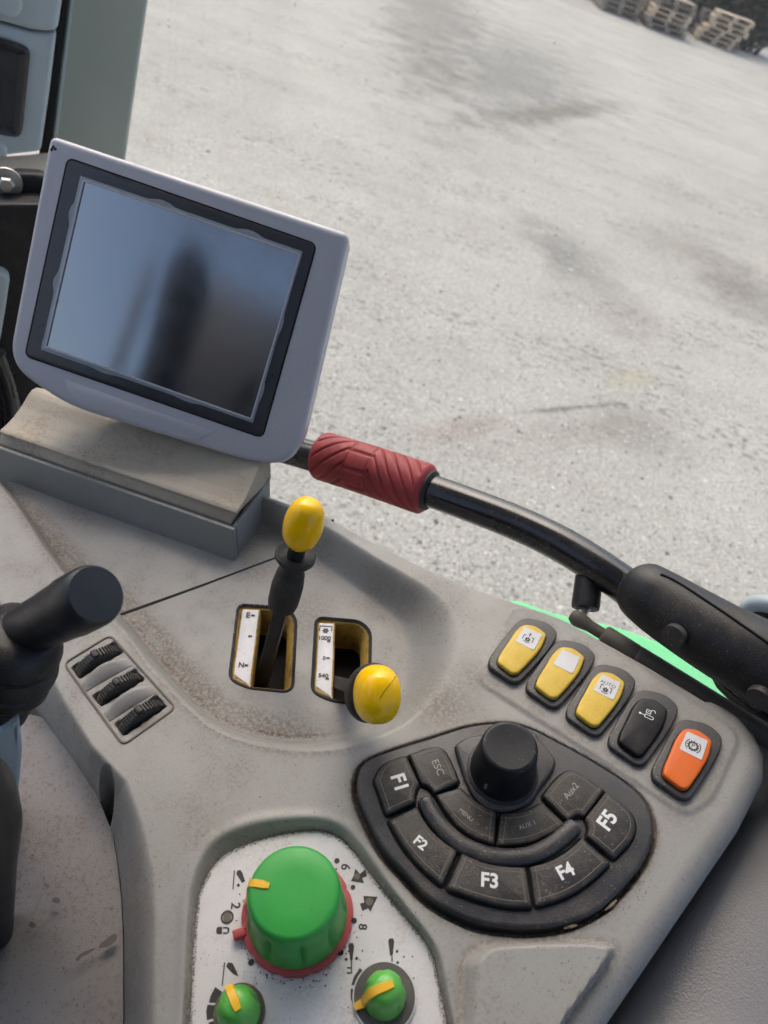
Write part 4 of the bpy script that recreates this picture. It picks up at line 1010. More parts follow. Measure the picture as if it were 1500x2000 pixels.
def prt(txt, a, b, rel, lb, h=DISH+.0010, bold=.03):
    ht = 31 if len(txt) < 2 and txt != '0' else 24
    qa, qb, qu = rel([kp(*Z5(*a), h), kp(*Z5(*b), h), kp(*Z5(a[0]+ht*.13, a[1]-ht), h)])
    text('lettering', txt, qa, qb, .0011, M_INK, lb, bold, up=Vector(qu)-Vector(qa))
def dash(a, b, w, rel, lb):
    qa, qb = rel([kp(*Z5(*a), DISH), kp(*Z5(*b), DISH)]); k = Ink(); k.line(qa, qb, w); k.build('dash_mark', .0011, M_INK, lb)
prt('E', (241, 828), (264, 831), rel1, lb1); dash((272, 821), (294, 823), .0016, rel1, lb1)
dash((255, 943), (278, 944), .0016, rel1, lb1)
prt('N', (197, 1120), (228, 1123), rel1, lb1); dash((233, 1112), (255, 1115), .0016, rel1, lb1)
prt('1000', (668, 958), (737, 962), rel2, lb2); dash((717, 971), (736, 972), .0014, rel2, lb2)
prt('0', (690, 1077), (706, 1078), rel2, lb2); dash((712, 1070), (732, 1071), .0014, rel2, lb2)
prt('540', (664, 1178), (723, 1182), rel2, lb2); dash((708, 1191), (728, 1193), .0014, rel2, lb2)
k = Ink(); gc = Vector(rel2([kp(*Z5(708, 910), DISH)])[0]); ux = (Vector(rel2([kp(*Z5(745, 912), DISH)])[0])-gc); sc_ = ux.length; ux.normalize(); uy = Vector((-ux.y, ux.x))
k.gear((0, 0), sc_*.46, 6, .25)
k.line((-sc_*.95, sc_*-.1), (-sc_*.95, sc_*.85), sc_*.14); k.line((sc_*.95, sc_*-.1), (sc_*.95, sc_*.85), sc_*.14); k.line((-sc_*1.02, sc_*.86), (sc_*1.02, sc_*.86), sc_*.14)
k.build('shaft_symbol', .0011, M_INK, lb2, lambda x, y: tuple(gc+ux*x+uy*y))

def egg(rx, L, neck):
    pr_ = [(neck, 0)]
    for i in range(1, 25):
        a = i/24*math.pi
        z = L*.5*(1-math.cos(a)); r = rx*(math.sin(a)**.62)*(1+.05*math.cos(a*1.0-.6))
        if i == 24: r = 0
        pr_.append((max(r, neck if i < 3 else r), z))
    return pr_
def lever(lab, base, mid, top, kn_r, kn_l, parts):
    ax = (top-base).normalized(); fm_ = frame(base, Vector((1, 0, 0)), ax)
    return thing('control_lever', lab, 'lever', fm_, 'yellow-knobbed levers in the console dish'), fm_
# upright lever
Lb_, Lk = P(517, 1312, .515), P(582, 1066, .450)
tt, fm_ = lever('upright black lever with yellow egg knob and round rubber collar', Lb_, None, Lk, 0, 0, 0)
LL = (Lk-Lb_).length; ax = Vector((0, 0, 1))
def on_axis(px, py): # height along the lever whose picture is nearest to this pixel
    best = min(range(400), key=lambda i: (lambda q: (q[0]-px)**2+(q[1]-py)**2)(proj(Lb_.lerp(Lk, i/300))))
    return best/300*LL
def proj(w):
    c = RW.T @ (np.array(w[:])-CAM); return (750+FPX*c[0]/c[2], 1000+FPX*c[1]/c[2])
hb0, hb1, hc = on_axis(547, 1182), on_axis(566, 1108), on_axis(576, 1086)
boxm('shaft', (-.0042, -.0042, -.03), (.0042, .0042, hb0+.006), M_BLK, tt, .0008)
lathe('boot', [(.0062, hb0-.002), (.0088, hb0), (.0096, hb0+.004), (.0098, hb0+(hb1-hb0)*.55), (.0086, hb1-.004), (.0068, hb1), (.0068, hc-.004)], M_RUB, tt, None, 32)
lathe('collar', [(.0066, hc-.0045), (.0105, hc-.0035), (.0122, hc-.001), (.0122, hc+.0012), (.0110, hc+.0022), (.0088, hc+.0008), (.0052, hc-.0002)], M_RUB, tt, None, 40)
lathe('pin', [(.0052, hc-.003), (.0052, LL+.004)], M_BLK, tt, None, 24)
lathe('knob', [(r, z+LL) for r, z in egg(.0113, .0335, .0055)], M_YEL, tt, None, 40)
# lever pulled back: seen nearly along its axis
Lb_, Lk = P(672, 1338, .492), P(722, 1352, .425)
tt, fm_ = lever('lever pulled towards the seat with cracked yellow egg knob', Lb_, None, Lk, 0, 0, 0)
LL = (Lk-Lb_).length
boxm('shaft', (-.005, -.004, -.02), (.005, .004, LL-.004), M_RUB, tt, .001)
lathe('collar', [(.006, LL-.022), (.0085, LL-.016), (.0120, LL-.006), (.0146, LL-.001), (.0150, LL+.004), (.0140, LL+.0065), (.010, LL+.0072)], M_RUB, tt, None, 40, sx=.94, sy=1.1)
kx = (fm_.inverted().to_3x3() @ (P(760, 1352, .41)-P(722, 1352, .41))).normalized()
sq = lambda a, z, k_: (abs(math.cos(a))**2.3+abs(math.sin(a))**2.3)**(-1/2.3)
krot = Matrix.Rotation(math.atan2(kx.y, kx.x), 4, 'Z')
kn = lathe('knob', [(r*.96, z+LL+.002) for r, z in egg(.0136, .031, .008)], M_YEL, tt, krot, 64, sq, sx=.92, sy=1.16)
# hair cracks: thin dark lines laid on the knob
def crack(pts):
    out = [q+n_*.00002 for q, n_ in stuck_on(kn, fm_, catmull(pts, 4, False))]
    if len(out) > 2: tube('crack', out, .00014, M_INK, kn, 6)
crack([Z5(1090, 1108), Z5(1105, 1130), Z5(1122, 1160), Z5(1100, 1200), Z5(1060, 1250), Z5(1022, 1305)])
crack([Z5(1122, 1160), Z5(1140, 1185), Z5(1165, 1215), Z5(1180, 1258)])
crack([Z5(1058, 1430), Z5(1045, 1445), Z5(1035, 1455)])

# ================================================================== function keypad
kpc = kp(983, 1486)
kf = KF @ Matrix.Translation((kpc[0], kpc[1], 0))
pad = thing('function_keypad', 'dusty black curved keypad with F1 to F5 keys', 'keypad', kf)
BT = .005
slab('bezel', KBEZ, -.006, BT, M_BLK2, pad, .0022, 4)
KEYS = {
 'F1': ([(166, 335), (200, 258), (313, 220), (374, 352), (352, 395), (356, 436), (224, 497)], [.001, .013, .001, .001, .004, .001, .002], ((240, 322), (262, 385))),
 'ESC': ([(323, 218), (470, 168), (512, 235), (558, 345), (442, 398), (418, 366), (382, 352)], [.001, .014, .006, .002, .001, .004, .001], ((428, 252), (458, 318))),
 'MENU': ([(446, 402), (560, 370), (628, 432), (727, 484), (716, 630), (600, 588), (508, 506)], [.001, .001, .01, .001, .001, .02, .02], ((553, 478), (610, 528))),
 'AUX 1': ([(748, 488), (850, 482), (935, 438), (1042, 540), (960, 592), (850, 630), (728, 634)], [.001, .01, .002, .002, .02, .02, .001], ((833, 566), (905, 540))),
 'Aux2': ([(935, 408), (1012, 315), (1060, 284), (1110, 298), (1222, 380), (1130, 500), (1094, 490), (1054, 522)], [.002, .004, .010, .006, .001, .001, .004, .001], ((1052, 428), (1105, 365))),
 'F5': ([(1228, 388), (1345, 470), (1370, 540), (1350, 612), (1264, 697), (1140, 592), (1152, 548), (1134, 508)], [.001, .008, .010, .010, .002, .001, .004, .001], ((1242, 574), (1285, 512))),
 'F2': ([(230, 520), (364, 455), (400, 530), (460, 600), (547, 660), (478, 820), (380, 738), (298, 642)], [.001, .001, .02, .02, .001, .002, .02, .02], ((342, 622), (388, 662))),
 'F3': ([(568, 668), (660, 710), (760, 730), (860, 733), (890, 918), (780, 918), (640, 886), (497, 832)], [.001, .02, .02, .001, .002, .02, .02, .002], ((655, 825), (733, 835))),
 'F4': ([(877, 732), (980, 705), (1060, 655), (1120, 598), (1248, 716), (1160, 802), (1050, 872), (906, 914)], [.001, .02, .02, .001, .002, .02, .02, .002], ((1026, 797), (1092, 766))),
}
KT = .0082
for nm, (pts, rr, (ta, tb)) in KEYS.items():
    q = rounded(kz(Z1, pts, KT), rr, 5)
    q = [(x-kpc[0], y-kpc[1]) for x, y in q]
    gap = slab('key_gap', offset(ccw(q), -.0011), BT-.001, BT+.0003, M_DARK, pad, .0001, 1)
    kk = slab('key', q, BT-.002, KT, M_KEY, pad, .0013, 3)
    kk['label'] = f'dusty black key marked {nm}'
    p1 = offset(ccw(q), .0026); p2 = offset(ccw(q), .0030)
    ring_slab('border_line', p1, p2, KT-.0004, KT+.00008, M_BORDER, kk)
    big = nm.startswith('F')
    A, B = kp(*Z1(*ta), KT), kp(*Z1(*tb), KT); rel = lambda p: (p[0]-kpc[0], p[1]-kpc[1])
    A, B = Vector(rel(A)), Vector(rel(B))
    text('legend', nm.replace('AUX 1', 'AUX 1'), A, B, KT+.00012, M_PRINT if big else M_PRINTG, kk, .028 if big else .0)
hp = [(393, 405), (430, 480), (485, 553), (560, 617), (660, 663), (760, 682), (870, 675), (960, 640), (1040, 580), (1098, 527)]
hs = catmull([(*rel(p), .0062) for p in kz(Z1, hp, .009)], 8, False)
nh = len(hs); hr = [.0046*min(1, math.sqrt(max(.02, 1-(1-min(i, nh-1-i)/3)**2)) if min(i, nh-1-i) < 3 else 1) for i in range(nh)]
tube('finger_ridge', hs, hr, M_BLK2, pad, 20, .75)

EB, ET = kz(Z1, [(540, 205), (548, 165), (640, 128), (880, 118), (925, 150), (992, 232), (990, 285), (930, 370), (880, 440), (780, 478), (690, 468), (630, 420), (590, 350)], .008), None
enc = thing('rotary_encoder', 'tall black rotary encoder knob above the keypad', 'rotary knob', KF @ Matrix.Translation((*kp(981, 1506, .008), 0)))
ec = kp(981, 1506, .008); erel = lambda p: (p[0]-ec[0], p[1]-ec[1])
slab('base_plate', [erel(p) for p in catmull(EB, 5)], BT-.002, .0085, M_BLK2, enc, .0022, 4)
lathe('knob_skirt', [(.0196, .0080), (.0196, .0092), (.0185, .0098), (.016, .0098)], M_BLK, enc, None, 56)
lathe('knob', [(.0180, .0090), (.0180, .0120), (.0172, .0180), (.0158, .0290), (.0151, .0350), (.0147, .0361), (.0138, .0367), (.0125, .0366), (0, .0364)], M_KNOBB, enc, None, 64)
lathe('index_mark', [(.0, -.0002), (.0011, 0), (.0008, .0004), (0, .0005)], M_BORDER, enc, Matrix.Translation((-.0006, -.0171, .0165)) @ Matrix.Rotation(R(82), 4, 'X') @ Matrix.Diagonal((1, 3.2, 1, 1)), 16)

# ================================================================== rocker switches
def rk(pts, c, h): return [(x-c[0], y-c[1]) for x, y in kz(Z6, pts, h)]
C3 = ROCK[2]
BZ = rk([(742, 568), (850, 590), (908, 645), (880, 725), (745, 893), (705, 893), (590, 815), (590, 770), (700, 600)], C3, .004)
CP = rk([(742, 606), (800, 612), (856, 655), (838, 720), (795, 780), (735, 850), (705, 850), (634, 795), (640, 760), (675, 700), (705, 640)], C3, .007)
BZ = rounded(BZ, [.005, .005, .004, .02, .004, .003, .003, .004, .02]); CP = rounded(CP, [.003, .003, .002, .02, .02, .002, .002, .002, .02, .02, .01])
ST = rounded(rk([(752, 617), (838, 655), (803, 734), (712, 688)], C3, .0083), .0012)
spec = [(M_YROCK, 'yellow rocker switch with power take-off arrow symbol, leftmost of the row', True),
        (M_YROCK, 'yellow rocker switch with a blank sticker, second in the row', True),
        (M_YROCK, 'yellow rocker switch marked AUTO in the middle of the row', True),
        (M_BROCK, 'black rocker switch with white padlock and cylinder symbol', False),
        (M_ORG, 'orange rocker switch with parking brake symbol at the row end', True)]
sv_ = Vector(ST[len(ST)//4])
def st_frame():
    a, b, c_ = [Vector(p) for p in rk([(757, 668), (795, 686), (742, 700)], C3, .0085)]
    ctr = Vector(rk([(772, 676)], C3, .0085)[0]); ex = (b-a).normalized(); ey = Vector((-ex.y, ex.x)); return ctr, ex, ey
sctr, sex, sey = st_frame()
def m2(x, y): return tuple(sctr+sex*x+sey*y)
for i, (mt, lab, sticker) in enumerate(spec):
    c = ROCK[i]; tt = thing('rocker_switch', lab, 'rocker switch', KF @ Matrix.Translation((c[0], c[1], .0018)), 'rocker switches along the console edge')
    slab('bezel', BZ, -.002, .0030, M_BLK2, tt, .0011, 4)
    slab('switch_gap', offset(ccw(CP), -.0006), .002, .0033, M_DARK, tt, .0001, 1)
    rck = slab('rocker', CP, .002, .0062, mt, tt, .0012, 4, dome=.0004)
    ZS = .00672
    if sticker:
        slab('sticker', ST, .0060, ZS, M_STICK, rck, .0001, 1)
    k = Ink(); u = .0019
    if i == 0 or i == 2:
        oy = -.4*u if i == 0 else -1.0*u
        k.gear((0, oy), u*.85, 8, .3)
        k.line((-1.7*u, oy-.6*u), (-1.7*u, oy+1.3*u), .28*u); k.line((1.7*u, oy-.6*u), (1.7*u, oy+1.3*u), .28*u)
        k.line((-1.84*u, oy+1.4*u), (-.9*u, oy+1.4*u), .28*u); k.line((.9*u, oy+1.4*u), (1.84*u, oy+1.4*u), .28*u)
        k.arc((0, oy), 1.35*u, R(-140), R(-40), .25*u)
        if i == 0:
            k.line((0, oy+1.3*u), (0, oy+2.3*u), .3*u); k.poly([(-.55*u, oy+2.2*u), (.55*u, oy+2.2*u), (0, oy+3.0*u)])
        else:
            text('lettering', 'AUTO', m2(-2.5*u, .9*u), m2(2.5*u, .9*u), ZS+.0001, M_INK, rck)
        k.build('shaft_symbol', ZS+.0001, M_INK, rck, m2)
    elif i == 3:
        k.line((-1.0*u, .9*u), (.4*u, .9*u), .22*u); k.line((-1.0*u, 2.2*u), (.4*u, 2.2*u), .22*u); k.line((-1.0*u, .8*u), (-1.0*u, 2.3*u), .22*u); k.line((.4*u, .8*u), (.4*u, 2.3*u), .22*u)
        k.line((-.6*u, 1.4*u), (.05*u, 1.7*u), .2*u)
        k.arc((1.05*u, 2.2*u), .62*u, R(180), R(-20), .22*u)
        k.line((-2.4*u, -.3*u), (-1.0*u, -.3*u), .22*u); k.disc((-2.6*u, -.3*u), .42*u)
        k.line((-1.0*u, .25*u), (1.2*u, .25*u), .22*u); k.line((-1.0*u, -.85*u), (1.2*u, -.85*u), .22*u); k.line((-1.0*u, -.85*u), (-1.0*u, .25*u), .22*u); k.arc((1.2*u, -.3*u), .55*u, R(-90), R(90), .22*u)
        k.build('padlock_symbol', .0068, M_PRINT, rck, lambda x, y: tuple(Vector(m2(x*.95, y*.95))+Vector((0, -.001))))
    elif i == 4:
        k.arc((0, 0), 1.25*u, 0, 2*math.pi, .5*u, 28)
        for j in range(12):
            a = j*math.pi/6; k.line((1.4*u*math.cos(a), 1.4*u*math.sin(a)), (1.8*u*math.cos(a), 1.8*u*math.sin(a)), .42*u)
        k.arc((0, 0), 2.2*u, R(130), R(230), .26*u); k.arc((0, 0), 2.2*u, R(-50), R(50), .26*u)
        k.build('brake_symbol', ZS+.0001, M_INK, rck, m2)
        text('lettering', 'P', m2(-.42*u, -.62*u), m2(.48*u, -.62*u), ZS+.0001, M_INK, rck)

# ================================================================== label plate with green knobs
pc_ = kp(580, 1793, -.006)
plate = thing('dial_plate', 'white printed dial plate set into the console under the green knobs', 'dial plate', KF @ Matrix.Translation((pc_[0], pc_[1], -.0075)))
prel = lambda p: (p[0]-pc_[0], p[1]-pc_[1])
pq = [prel(p) for p in offset(ccw(PLATE), -.0006)]
slab('plate', pq, -.002, .0015, M_WHITE, plate, .0003, 1)
PZ = .00165
def pz(X, Y): return prel(kp(*Z2(X, Y), -.006))
k = Ink()
def pk(pts): k.poly([pz(*p) for p in pts])
def pl(a, b, w): k.line(pz(*a), pz(*b), w)
def pd(c, r): k.disc(pz(*c), r)
def pa(c, r, a0, a1, w): k.arc(pz(*c), r, R(a0), R(a1), w)
def pr_out(nm):
    global k
    k.build(nm, PZ, M_INK, plate); k = Ink()
pl((316, 322), (308, 420), .0006); pk([(325, 340), (332, 322), (348, 320), (358, 336), (372, 378), (356, 388)]); pk([(327, 400), (337, 388), (346, 400), (337, 410)]); pr_out('lever_symbol')
pa((278, 567), .0028, 0, 360, .0009); pr_out('ring_mark')
pk([(222, 625), (230, 617), (252, 617), (250, 655), (226, 655), (220, 645)]); pl((256, 622), (282, 622), .0007); pl((256, 650), (280, 650), .0007); pl((284, 622), (284, 648), .0009); pr_out('padlock_symbol')
pk([(948, 312), (972, 340), (1000, 318), (1010, 352), (985, 362), (993, 388), (925, 378), (940, 350)]); pr_out('arrow_symbol'); pk([(990, 455), (1065, 460), (1045, 500), (1028, 538), (1015, 520), (985, 535), (972, 495), (995, 490)]); pr_out('arrow_symbol')
for c_, r_ in (((852, 272), .0014), ((936, 410), .0012), ((942, 585), .0014), ((871, 751), .0015), ((404, 803), .0015)): pd(c_, r_); pr_out('dot_mark')
pk([(912, 715), (918, 702), (936, 702), (942, 718), (934, 790), (922, 792)]); pl((928, 790), (928, 858), .0006); pl((904, 858), (928, 858), .0006); pl((904, 832), (924, 832), .0006); pk([(890, 786), (902, 777), (910, 787), (900, 797)]); pk([(946, 782), (955, 772), (965, 782), (955, 792)]); pr_out('lever_symbol')
pk([(1120, 690), (1128, 678), (1146, 678), (1152, 692), (1144, 765), (1130, 768)]); pl((1140, 768), (1142, 832), .0006); pl((1120, 806), (1138, 806), .0006); pk([(1158, 746), (1166, 736), (1175, 746), (1166, 756)]); pk([(1160, 805), (1170, 795), (1179, 805), (1170, 815)]); pr_out('lever_symbol')
pl((264, 805), (252, 925), .0006); pk([(272, 825), (282, 803), (305, 806), (316, 826), (338, 876), (312, 866)]); pr_out('lever_symbol')
pk([(215, 932), (250, 955), (238, 1016), (182, 1014), (190, 980)]); pr_out('scale_segment'); pk([(175, 1024), (228, 1028), (230, 1090), (172, 1106), (168, 1060)]); pr_out('scale_segment'); pk([(180, 1118), (232, 1102), (250, 1180), (210, 1190)]); pr_out('scale_segment')
pk([(972, 832), (1003, 862), (985, 900), (966, 930), (928, 920), (940, 880)]); pr_out('scale_segment'); pk([(924, 940), (965, 945), (965, 1000), (985, 1060), (940, 1040), (924, 990)]); pr_out('scale_segment'); pk([(1190, 858), (1215, 890), (1222, 915), (1200, 920), (1188, 890)])
pr_out('scale_segment')
PR_ = {(278, 567): .0021, (957, 353): .0016, (1022, 486): .0019}
for c_ in PR_:
    k = Ink(); k.disc(pz(*c_), PR_[c_]); k.build('indicator_window', PZ+.00015, M_BORDER, plate)
def ptxt(s, a, b): text('lettering', s, pz(*a), pz(*b), PZ, M_INK, plate, .02)
ptxt('2', (300, 490), (296, 524)); ptxt('6', (876, 286), (872, 318)); ptxt('8', (966, 600), (964, 632))

gk = kp(581, 1786, -.004)
gt = thing('large_dial', 'large green dial knob with yellow pointer and red ring', 'dial knob', KF @ Matrix.Translation((gk[0], gk[1], -.006)))
def scal(depth, n=9, ph=0.0):
    return lambda a, z, kk: 1-depth*max(0, math.cos(n*(a+ph)))**2
prof = [(r_*.945, z_*.97) for r_, z_ in [(.0262, .0035), (.0258, .006), (.0250, .014), (.0240, .024), (.0232, .031), (.0226, .0345), (.0216, .0362), (.0200, .0368), (.010, .0370), (0, .0370)]]
def gm(a, z, kk):
    w = max(0, math.sin(min(1, max(0, (z-.004)/.027))*math.pi))
    return 1-.115*w*max(0, math.cos(9*a))**4
gcap = lathe('cap', prof, M_GRN, gt, None, 144, gm)
ringp = [(.0274, .0002), (.0277, .0018), (.0274, .0034), (.0255, .0040), (.022, .0040)]
rr_ = lathe('red_ring', ringp, M_REDR, gt, None, 120, lambda a, z, kk: 1-.03*max(0, math.cos(11*a))**6)
def gdir(px, py, h=.03):
    v = Vector(kp(px, py, h-.006)); return math.atan2(v.y-gk[1], v.x-gk[0])
ap = gdir(*Z2(372, 400)); 
def strip(name, prof_, ang, w, mat, parent, thick=.0009):
    ca, sa = math.cos(ang), math.sin(ang); vs, fs = [], []
    n = len(prof_)
    for i, (r, z) in enumerate(prof_):
        a, b = prof_[max(0, i-1)], prof_[min(n-1, i+1)]; dd = Vector((b[0]-a[0], b[1]-a[1])).normalized(); nn = Vector((-dd.y, dd.x))
        if nn.y < 0 and i < n/2 or (nn.x < 0 and i >= n/2): nn = -nn
        ww = w*(.75 if i in (0, n-1) else 1)
        for (q, e) in ((0, -.5), (1, -.42), (1, .42), (0, .5)):
            rr2, zz = r+nn.x*thick*q, z+nn.y*thick*q; t_ = e*ww
            vs.append((rr2*ca-t_*sa, rr2*sa+t_*ca, zz))
    for i in range(n-1):
        for j in range(3): fs.append((i*4+j, i*4+j+1, i*4+5+j, i*4+4+j))
    fs += [(0, 3, 2, 1), (n*4-4, n*4-3, n*4-2, n*4-1)]
    o = mesh(name, vs, fs, mat, parent, 50)
    bm = bmesh.new(); bm.from_mesh(o.data); bmesh.ops.recalc_face_normals(bm, faces=bm.faces[:]); bm.to_mesh(o.data); bm.free(); return o
strip('pointer', [(.0118, .0357), (.0151, .0357), (.0188, .0356), (.0208, .0341), (.0217, .031), (.0227, .0233), (.0238, .0126), (.0260, .005)], ap, .0040, M_YMARK, gcap)
ar = gdir(*Z2(330, 645), .006)
boxm('ring_tab', (.0255, -.0022, .0004), (.0320, .0022, .0046), M_REDR, rr_, .0008, Matrix.Rotation(ar, 4, 'Z'))

def small_dial(base, top, ptr, lab, r0, scale=1.0, skirt=False):
    c = kp(*base, -.006); tt = thing('small_dial', lab, 'dial knob', KF @ Matrix.Translation((c[0], c[1], -.006)), 'small green dials on the white plate')
    def smod(a, z, kk):
        w = max(0, math.sin(min(1, max(0, (z-.002)/.014))*math.pi)); return 1-.14*w*max(0, math.cos(5*a+.7))**4
    cap = lathe('cap', [(r0*1.0, .0012), (r0*1.02, .004), (r0*.96, .009), (r0*.82, .0145), (r0*.66, .0175), (r0*.42, .0190), (0, .0195)], M_GRN2, tt, None, 90, smod)
    lathe('skirt', [(r0*(1.45 if skirt else 1.2), .0002), (r0*(1.45 if skirt else 1.2), .0012), (r0*1.1, .0015), (r0*.6, .0015)], M_SKIRT if skirt else M_DIRT, tt, None, 48)
    v = Vector(kp(*ptr, .006)); a = math.atan2(v.y-c[1], v.x-c[0])
    pr2 = [(-r0*.35, .0190), (0, .0194), (r0*.42, .0189), (r0*.68, .0172), (r0*.84, .0143), (r0*.98, .009), (r0*1.04, .004), (r0*(1.45 if skirt else 1.1), .002)]
    strip('pointer', pr2, a, .0042*r0/.0098, M_YMARK, cap)
    if skirt:
        lathe('skirt_ring', [(r0*1.52, .0002), (r0*1.52, .0014), (r0*1.46, .0014), (r0*1.46, .0002)], M_STICK, tt, None, 48)
small_dial(Z2(342, 1065), None, Z2(278, 905), 'small green dial knob at the lower left of the white plate', .0098)
small_dial(Z2(1100, 985), None, Z2(985, 995), 'small green dial knob on dark skirt at the right of the white plate', .0098, skirt=True)

# crumbs of dirt and straw gathered along the plate edge, keypad groove and dish
def crumbs():
    rr = random.Random(3); vs, fs = [], []
    def crumb(x, y, z, s):
        b = len(vs)
        for d in ((1, 0, 0), (0, 1, 0), (-1, 0, 0), (0, -1, 0), (0, 0, .8), (0, 0, -.5)):
            vs.append((x+d[0]*s*rr.uniform(.5, 1.3), y+d[1]*s*rr.uniform(.5, 1.3), z+d[2]*s))
        for f in ((0, 1, 4), (1, 2, 4), (2, 3, 4), (3, 0, 4), (1, 0, 5), (2, 1, 5), (3, 2, 5), (0, 3, 5)): fs.append(tuple(b+i for i in f))
    pe = ccw(PLATE); pin = offset(pe, .0)
    for i in range(len(pe)):
        a, b = Vector(pin[i]), Vector(pin[(i+1) % len(pe)]); n = int((b-a).length/.00011)
        for _ in range(n):
            if rr.random() < .75:
                p = a.lerp(b, rr.random()); o_ = Vector((rr.gauss(0, .0006), rr.gauss(0, .0006))); crumb(p.x+o_.x, p.y+o_.y, -.0057, rr.uniform(.0001, .00034))
    kb = offset(ccw(KBEZ), -.0012)
    for i in range(len(kb)):
        a, b = Vector(kb[i]), Vector(kb[(i+1) % len(kb)]); n = int((b-a).length/.0004)
        for _ in range(n):
            p = a.lerp(b, rr.random()); o_ = Vector((rr.gauss(0, .0005), rr.gauss(0, .0005))); crumb(p.x+o_.x, p.y+o_.y, -.0035+rr.uniform(0, .001), rr.uniform(.0002, .0006))
    for _ in range(220):                                # round the big dial
        a = rr.uniform(0, 6.28); q = .0276+abs(rr.gauss(0, .0022)); lowside = .5+.5*math.sin(a+2.6)
        if rr.random() < .25+.75*max(0, -math.sin(a-.3)): crumb(gk[0]+q*math.cos(a), gk[1]+q*math.sin(a), -.0058, rr.uniform(.00015, .0006))
    for _ in range(45): 
        p = kp(rr.uniform(380, 820), rr.uniform(1840, 1990), -.006); crumb(p[0], p[1], -.0058, rr.uniform(.0002, .0006))
    o = mesh('dirt_crumbs', vs, fs, M_DIRT, None, None); o.matrix_world = KF
    tag(o, 'brown dirt crumbs gathered round the dial plate and keypad', 'dirt', None, 'stuff')
crumbs()
for (a, b, lab) in ((Z1(1225, 930), Z1(1275, 885), 'bit of pale straw caught at the right of the keypad'), (Z1(1035, 1012), Z1(1095, 1000), 'bit of pale straw caught below the keypad')):
    A, B = kp(*a, .002), kp(*b, .002); M_ = ((A[0]+B[0])/2, (A[1]+B[1])/2)
    o = tube('straw_scrap', [Vector((A[0]-M_[0], A[1]-M_[1], 0)), Vector((.0003, .0004, .0006)), Vector((B[0]-M_[0], B[1]-M_[1], .0002))], [.0004, .0009, .0005], M_STRAW, None, 6)
    o.matrix_world = KF @ Matrix.Translation((*M_, .0012)); tag(o, lab, 'straw')

# ================================================================== joystick and pieces at the lower left
ja, jb = P(44, 1236, .388), P(188, 1160, .340)
jf = frame(ja, UPW, jb-ja); JL = (jb-ja).length
joy = thing('joystick', 'black joystick with flat grey end and ribbed boot at the left', 'joystick', jf)
jr = .0146
lathe('handle', [(.0120, -.004), (.0122, .0), (.0130, .006), (.0136, JL*.45), (.0143, JL*.70), (.01445, JL*.715), (.0147, JL*.73), (jr, JL*.86), (jr*.985, JL*.95), (jr*.93, JL*.985), (jr*.86, JL), (0, JL+.0004)], M_JOY, joy, None, 64)
lathe('collar', [(.0125, -.002), (.0160, -.003), (.0178, -.008), (.0172, -.013), (.014, -.015)], M_BLK, joy, None, 48)
q0, q1 = P(36, 1246, .380), P(-16, 1440, .405)
bf = jf.inverted() @ frame(q0, UPW, q1-q0)
lathe('ribbed_boot', [(.0130, -.006), (.0185, -.004), (.0212, .000), (.0222, .005), (.0220, .010), (.0205, .0115), (.0205, .0125), (.0222, .0135), (.0228, .018), (.0222, .0225), (.0200, .0240), (.0200, .0250), (.0212, .0262), (.0208, .031), (.0185, .0340), (.016, .036), (.014, .050)], M_BLK, joy, bf, 48)
fm = facing(10, 1480, .40)
tt = thing('blue_bracket', 'pale blue-grey bracket under the joystick boot', 'bracket', fm)
slab('bracket', rounded(fq(fm, [(-160, 1440), (0, 1432), (38, 1405), (45, 1470), (38, 1545), (20, 1640), (-160, 1660)]), .003), -.010, 0, M_PALE, tt, .003, 4)
fm = facing(10, 1750, .36)
tt = thing('armrest_edge', 'dark grey armrest edge at the lower left corner', 'armrest', fm)
slab('armrest', rounded(fq(fm, [(-260, 1535), (0, 1540), (32, 1565), (52, 1620), (40, 1700), (30, 1850), (32, 2200), (-260, 2200)]), .008), -.016, 0, M_BLK, tt, .008, 5)

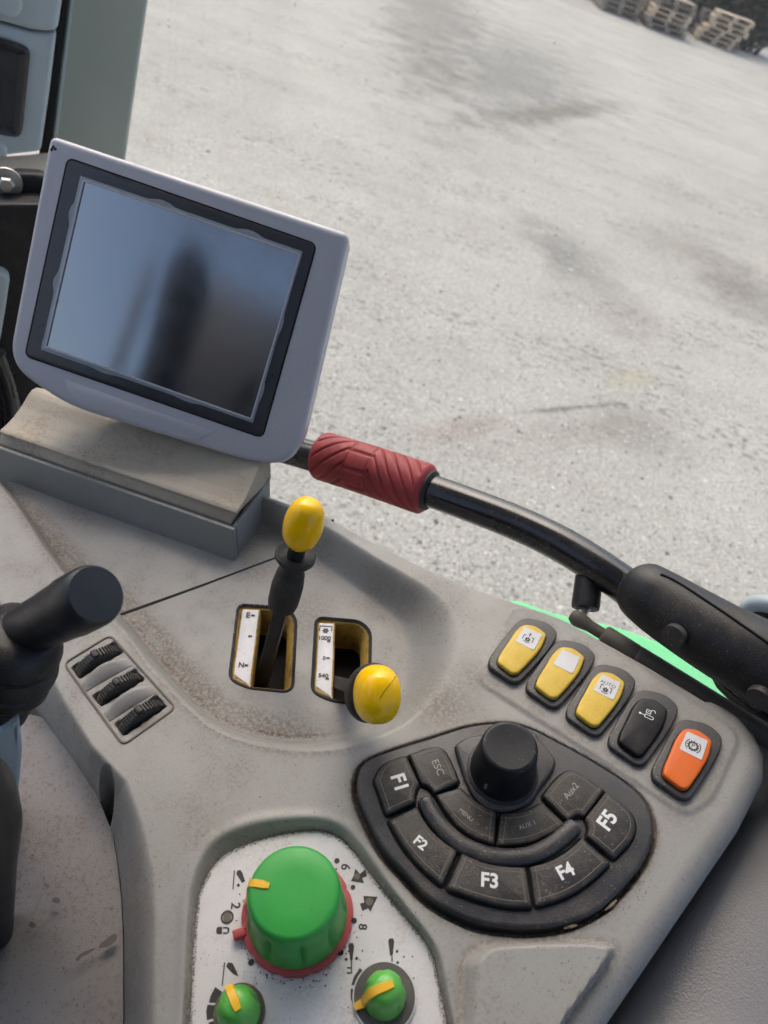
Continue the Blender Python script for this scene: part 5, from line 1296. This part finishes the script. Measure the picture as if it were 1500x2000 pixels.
# ================================================================== seat and the person holding the camera, mirrored in the screen
st_ = thing('driver_seat', 'dark fabric driver seat behind the camera', 'seat', Vector((-.53, -.46, 1.34)))
boxm('base', (-.20, -.20, 0), (.20, .20, .40), M_BLK, st_, .03); boxm('cushion', (-.26, -.28, .405), (.26, .28, .55), M_SEATF, st_, .05)
boxm('backrest', (-.25, -.42, .42), (.25, -.28, 1.02), M_SEATF, st_, .05)
def person():
    J = {'pel': (0, 0, .57, .15), 'bel': (.01, .02, .72, .15), 'che': (.10, .05, .90, .150), 'nk0': (.12, .06, 1.0, .13), 'nk1': (.12, .075, 1.06, .125),
         'hd0': (.12, .095, 1.14, .13), 'hd1': (.12, .10, 1.225, .165), 'hd2': (.12, .095, 1.30, .15),
         'sl': (-.02, .05, .93, .075), 'el': (-.08, .12, .70, .052), 'wl': (-.06, .26, .62, .036), 'hl': (-.05, .33, .61, .034),
         'sr': (.27, .06, .98, .080), 'er': (.40, .14, .80, .052), 'wr': (.52, .33, .96, .036), 'hr': (.545, .385, .985, .034),
         'tl': (-.10, .02, .55, .10), 'kl': (-.14, .42, .56, .07), 'al': (-.14, .46, .10, .05), 'fl': (-.14, .60, .05, .045),
         'tr': (.10, .02, .55, .10), 'kr': (.14, .42, .56, .07), 'ar': (.14, .46, .10, .05), 'fr': (.14, .60, .05, .045)}
    E = [('pel', 'bel'), ('bel', 'che'), ('che', 'nk0'), ('nk0', 'nk1'), ('nk1', 'hd0'), ('hd0', 'hd1'), ('hd1', 'hd2'), ('che', 'sl'), ('sl', 'el'), ('el', 'wl'), ('wl', 'hl'),
         ('che', 'sr'), ('sr', 'er'), ('er', 'wr'), ('wr', 'hr'), ('pel', 'tl'), ('tl', 'kl'), ('kl', 'al'), ('al', 'fl'), ('pel', 'tr'), ('tr', 'kr'), ('kr', 'ar'), ('ar', 'fr')]
    ks = list(J); me = bpy.data.meshes.new('person'); me.from_pydata([J[q][:3] for q in ks], [(ks.index(a), ks.index(b)) for a, b in E], [])
    o = link('person', me, M_CLOTH); o.location = (-.535, -.46, 1.455)
    md = o.modifiers.new('skin', 'SKIN')
    for i, q in enumerate(ks): me.skin_vertices[0].data[i].radius = (J[q][3], J[q][3]*.85)
    me.skin_vertices[0].data[0].use_root = True
    o.modifiers.new('sub', 'SUBSURF').render_levels = 2
    tag(o, 'person in dark jacket seated behind the camera, mirrored in the screen', 'person')
person()
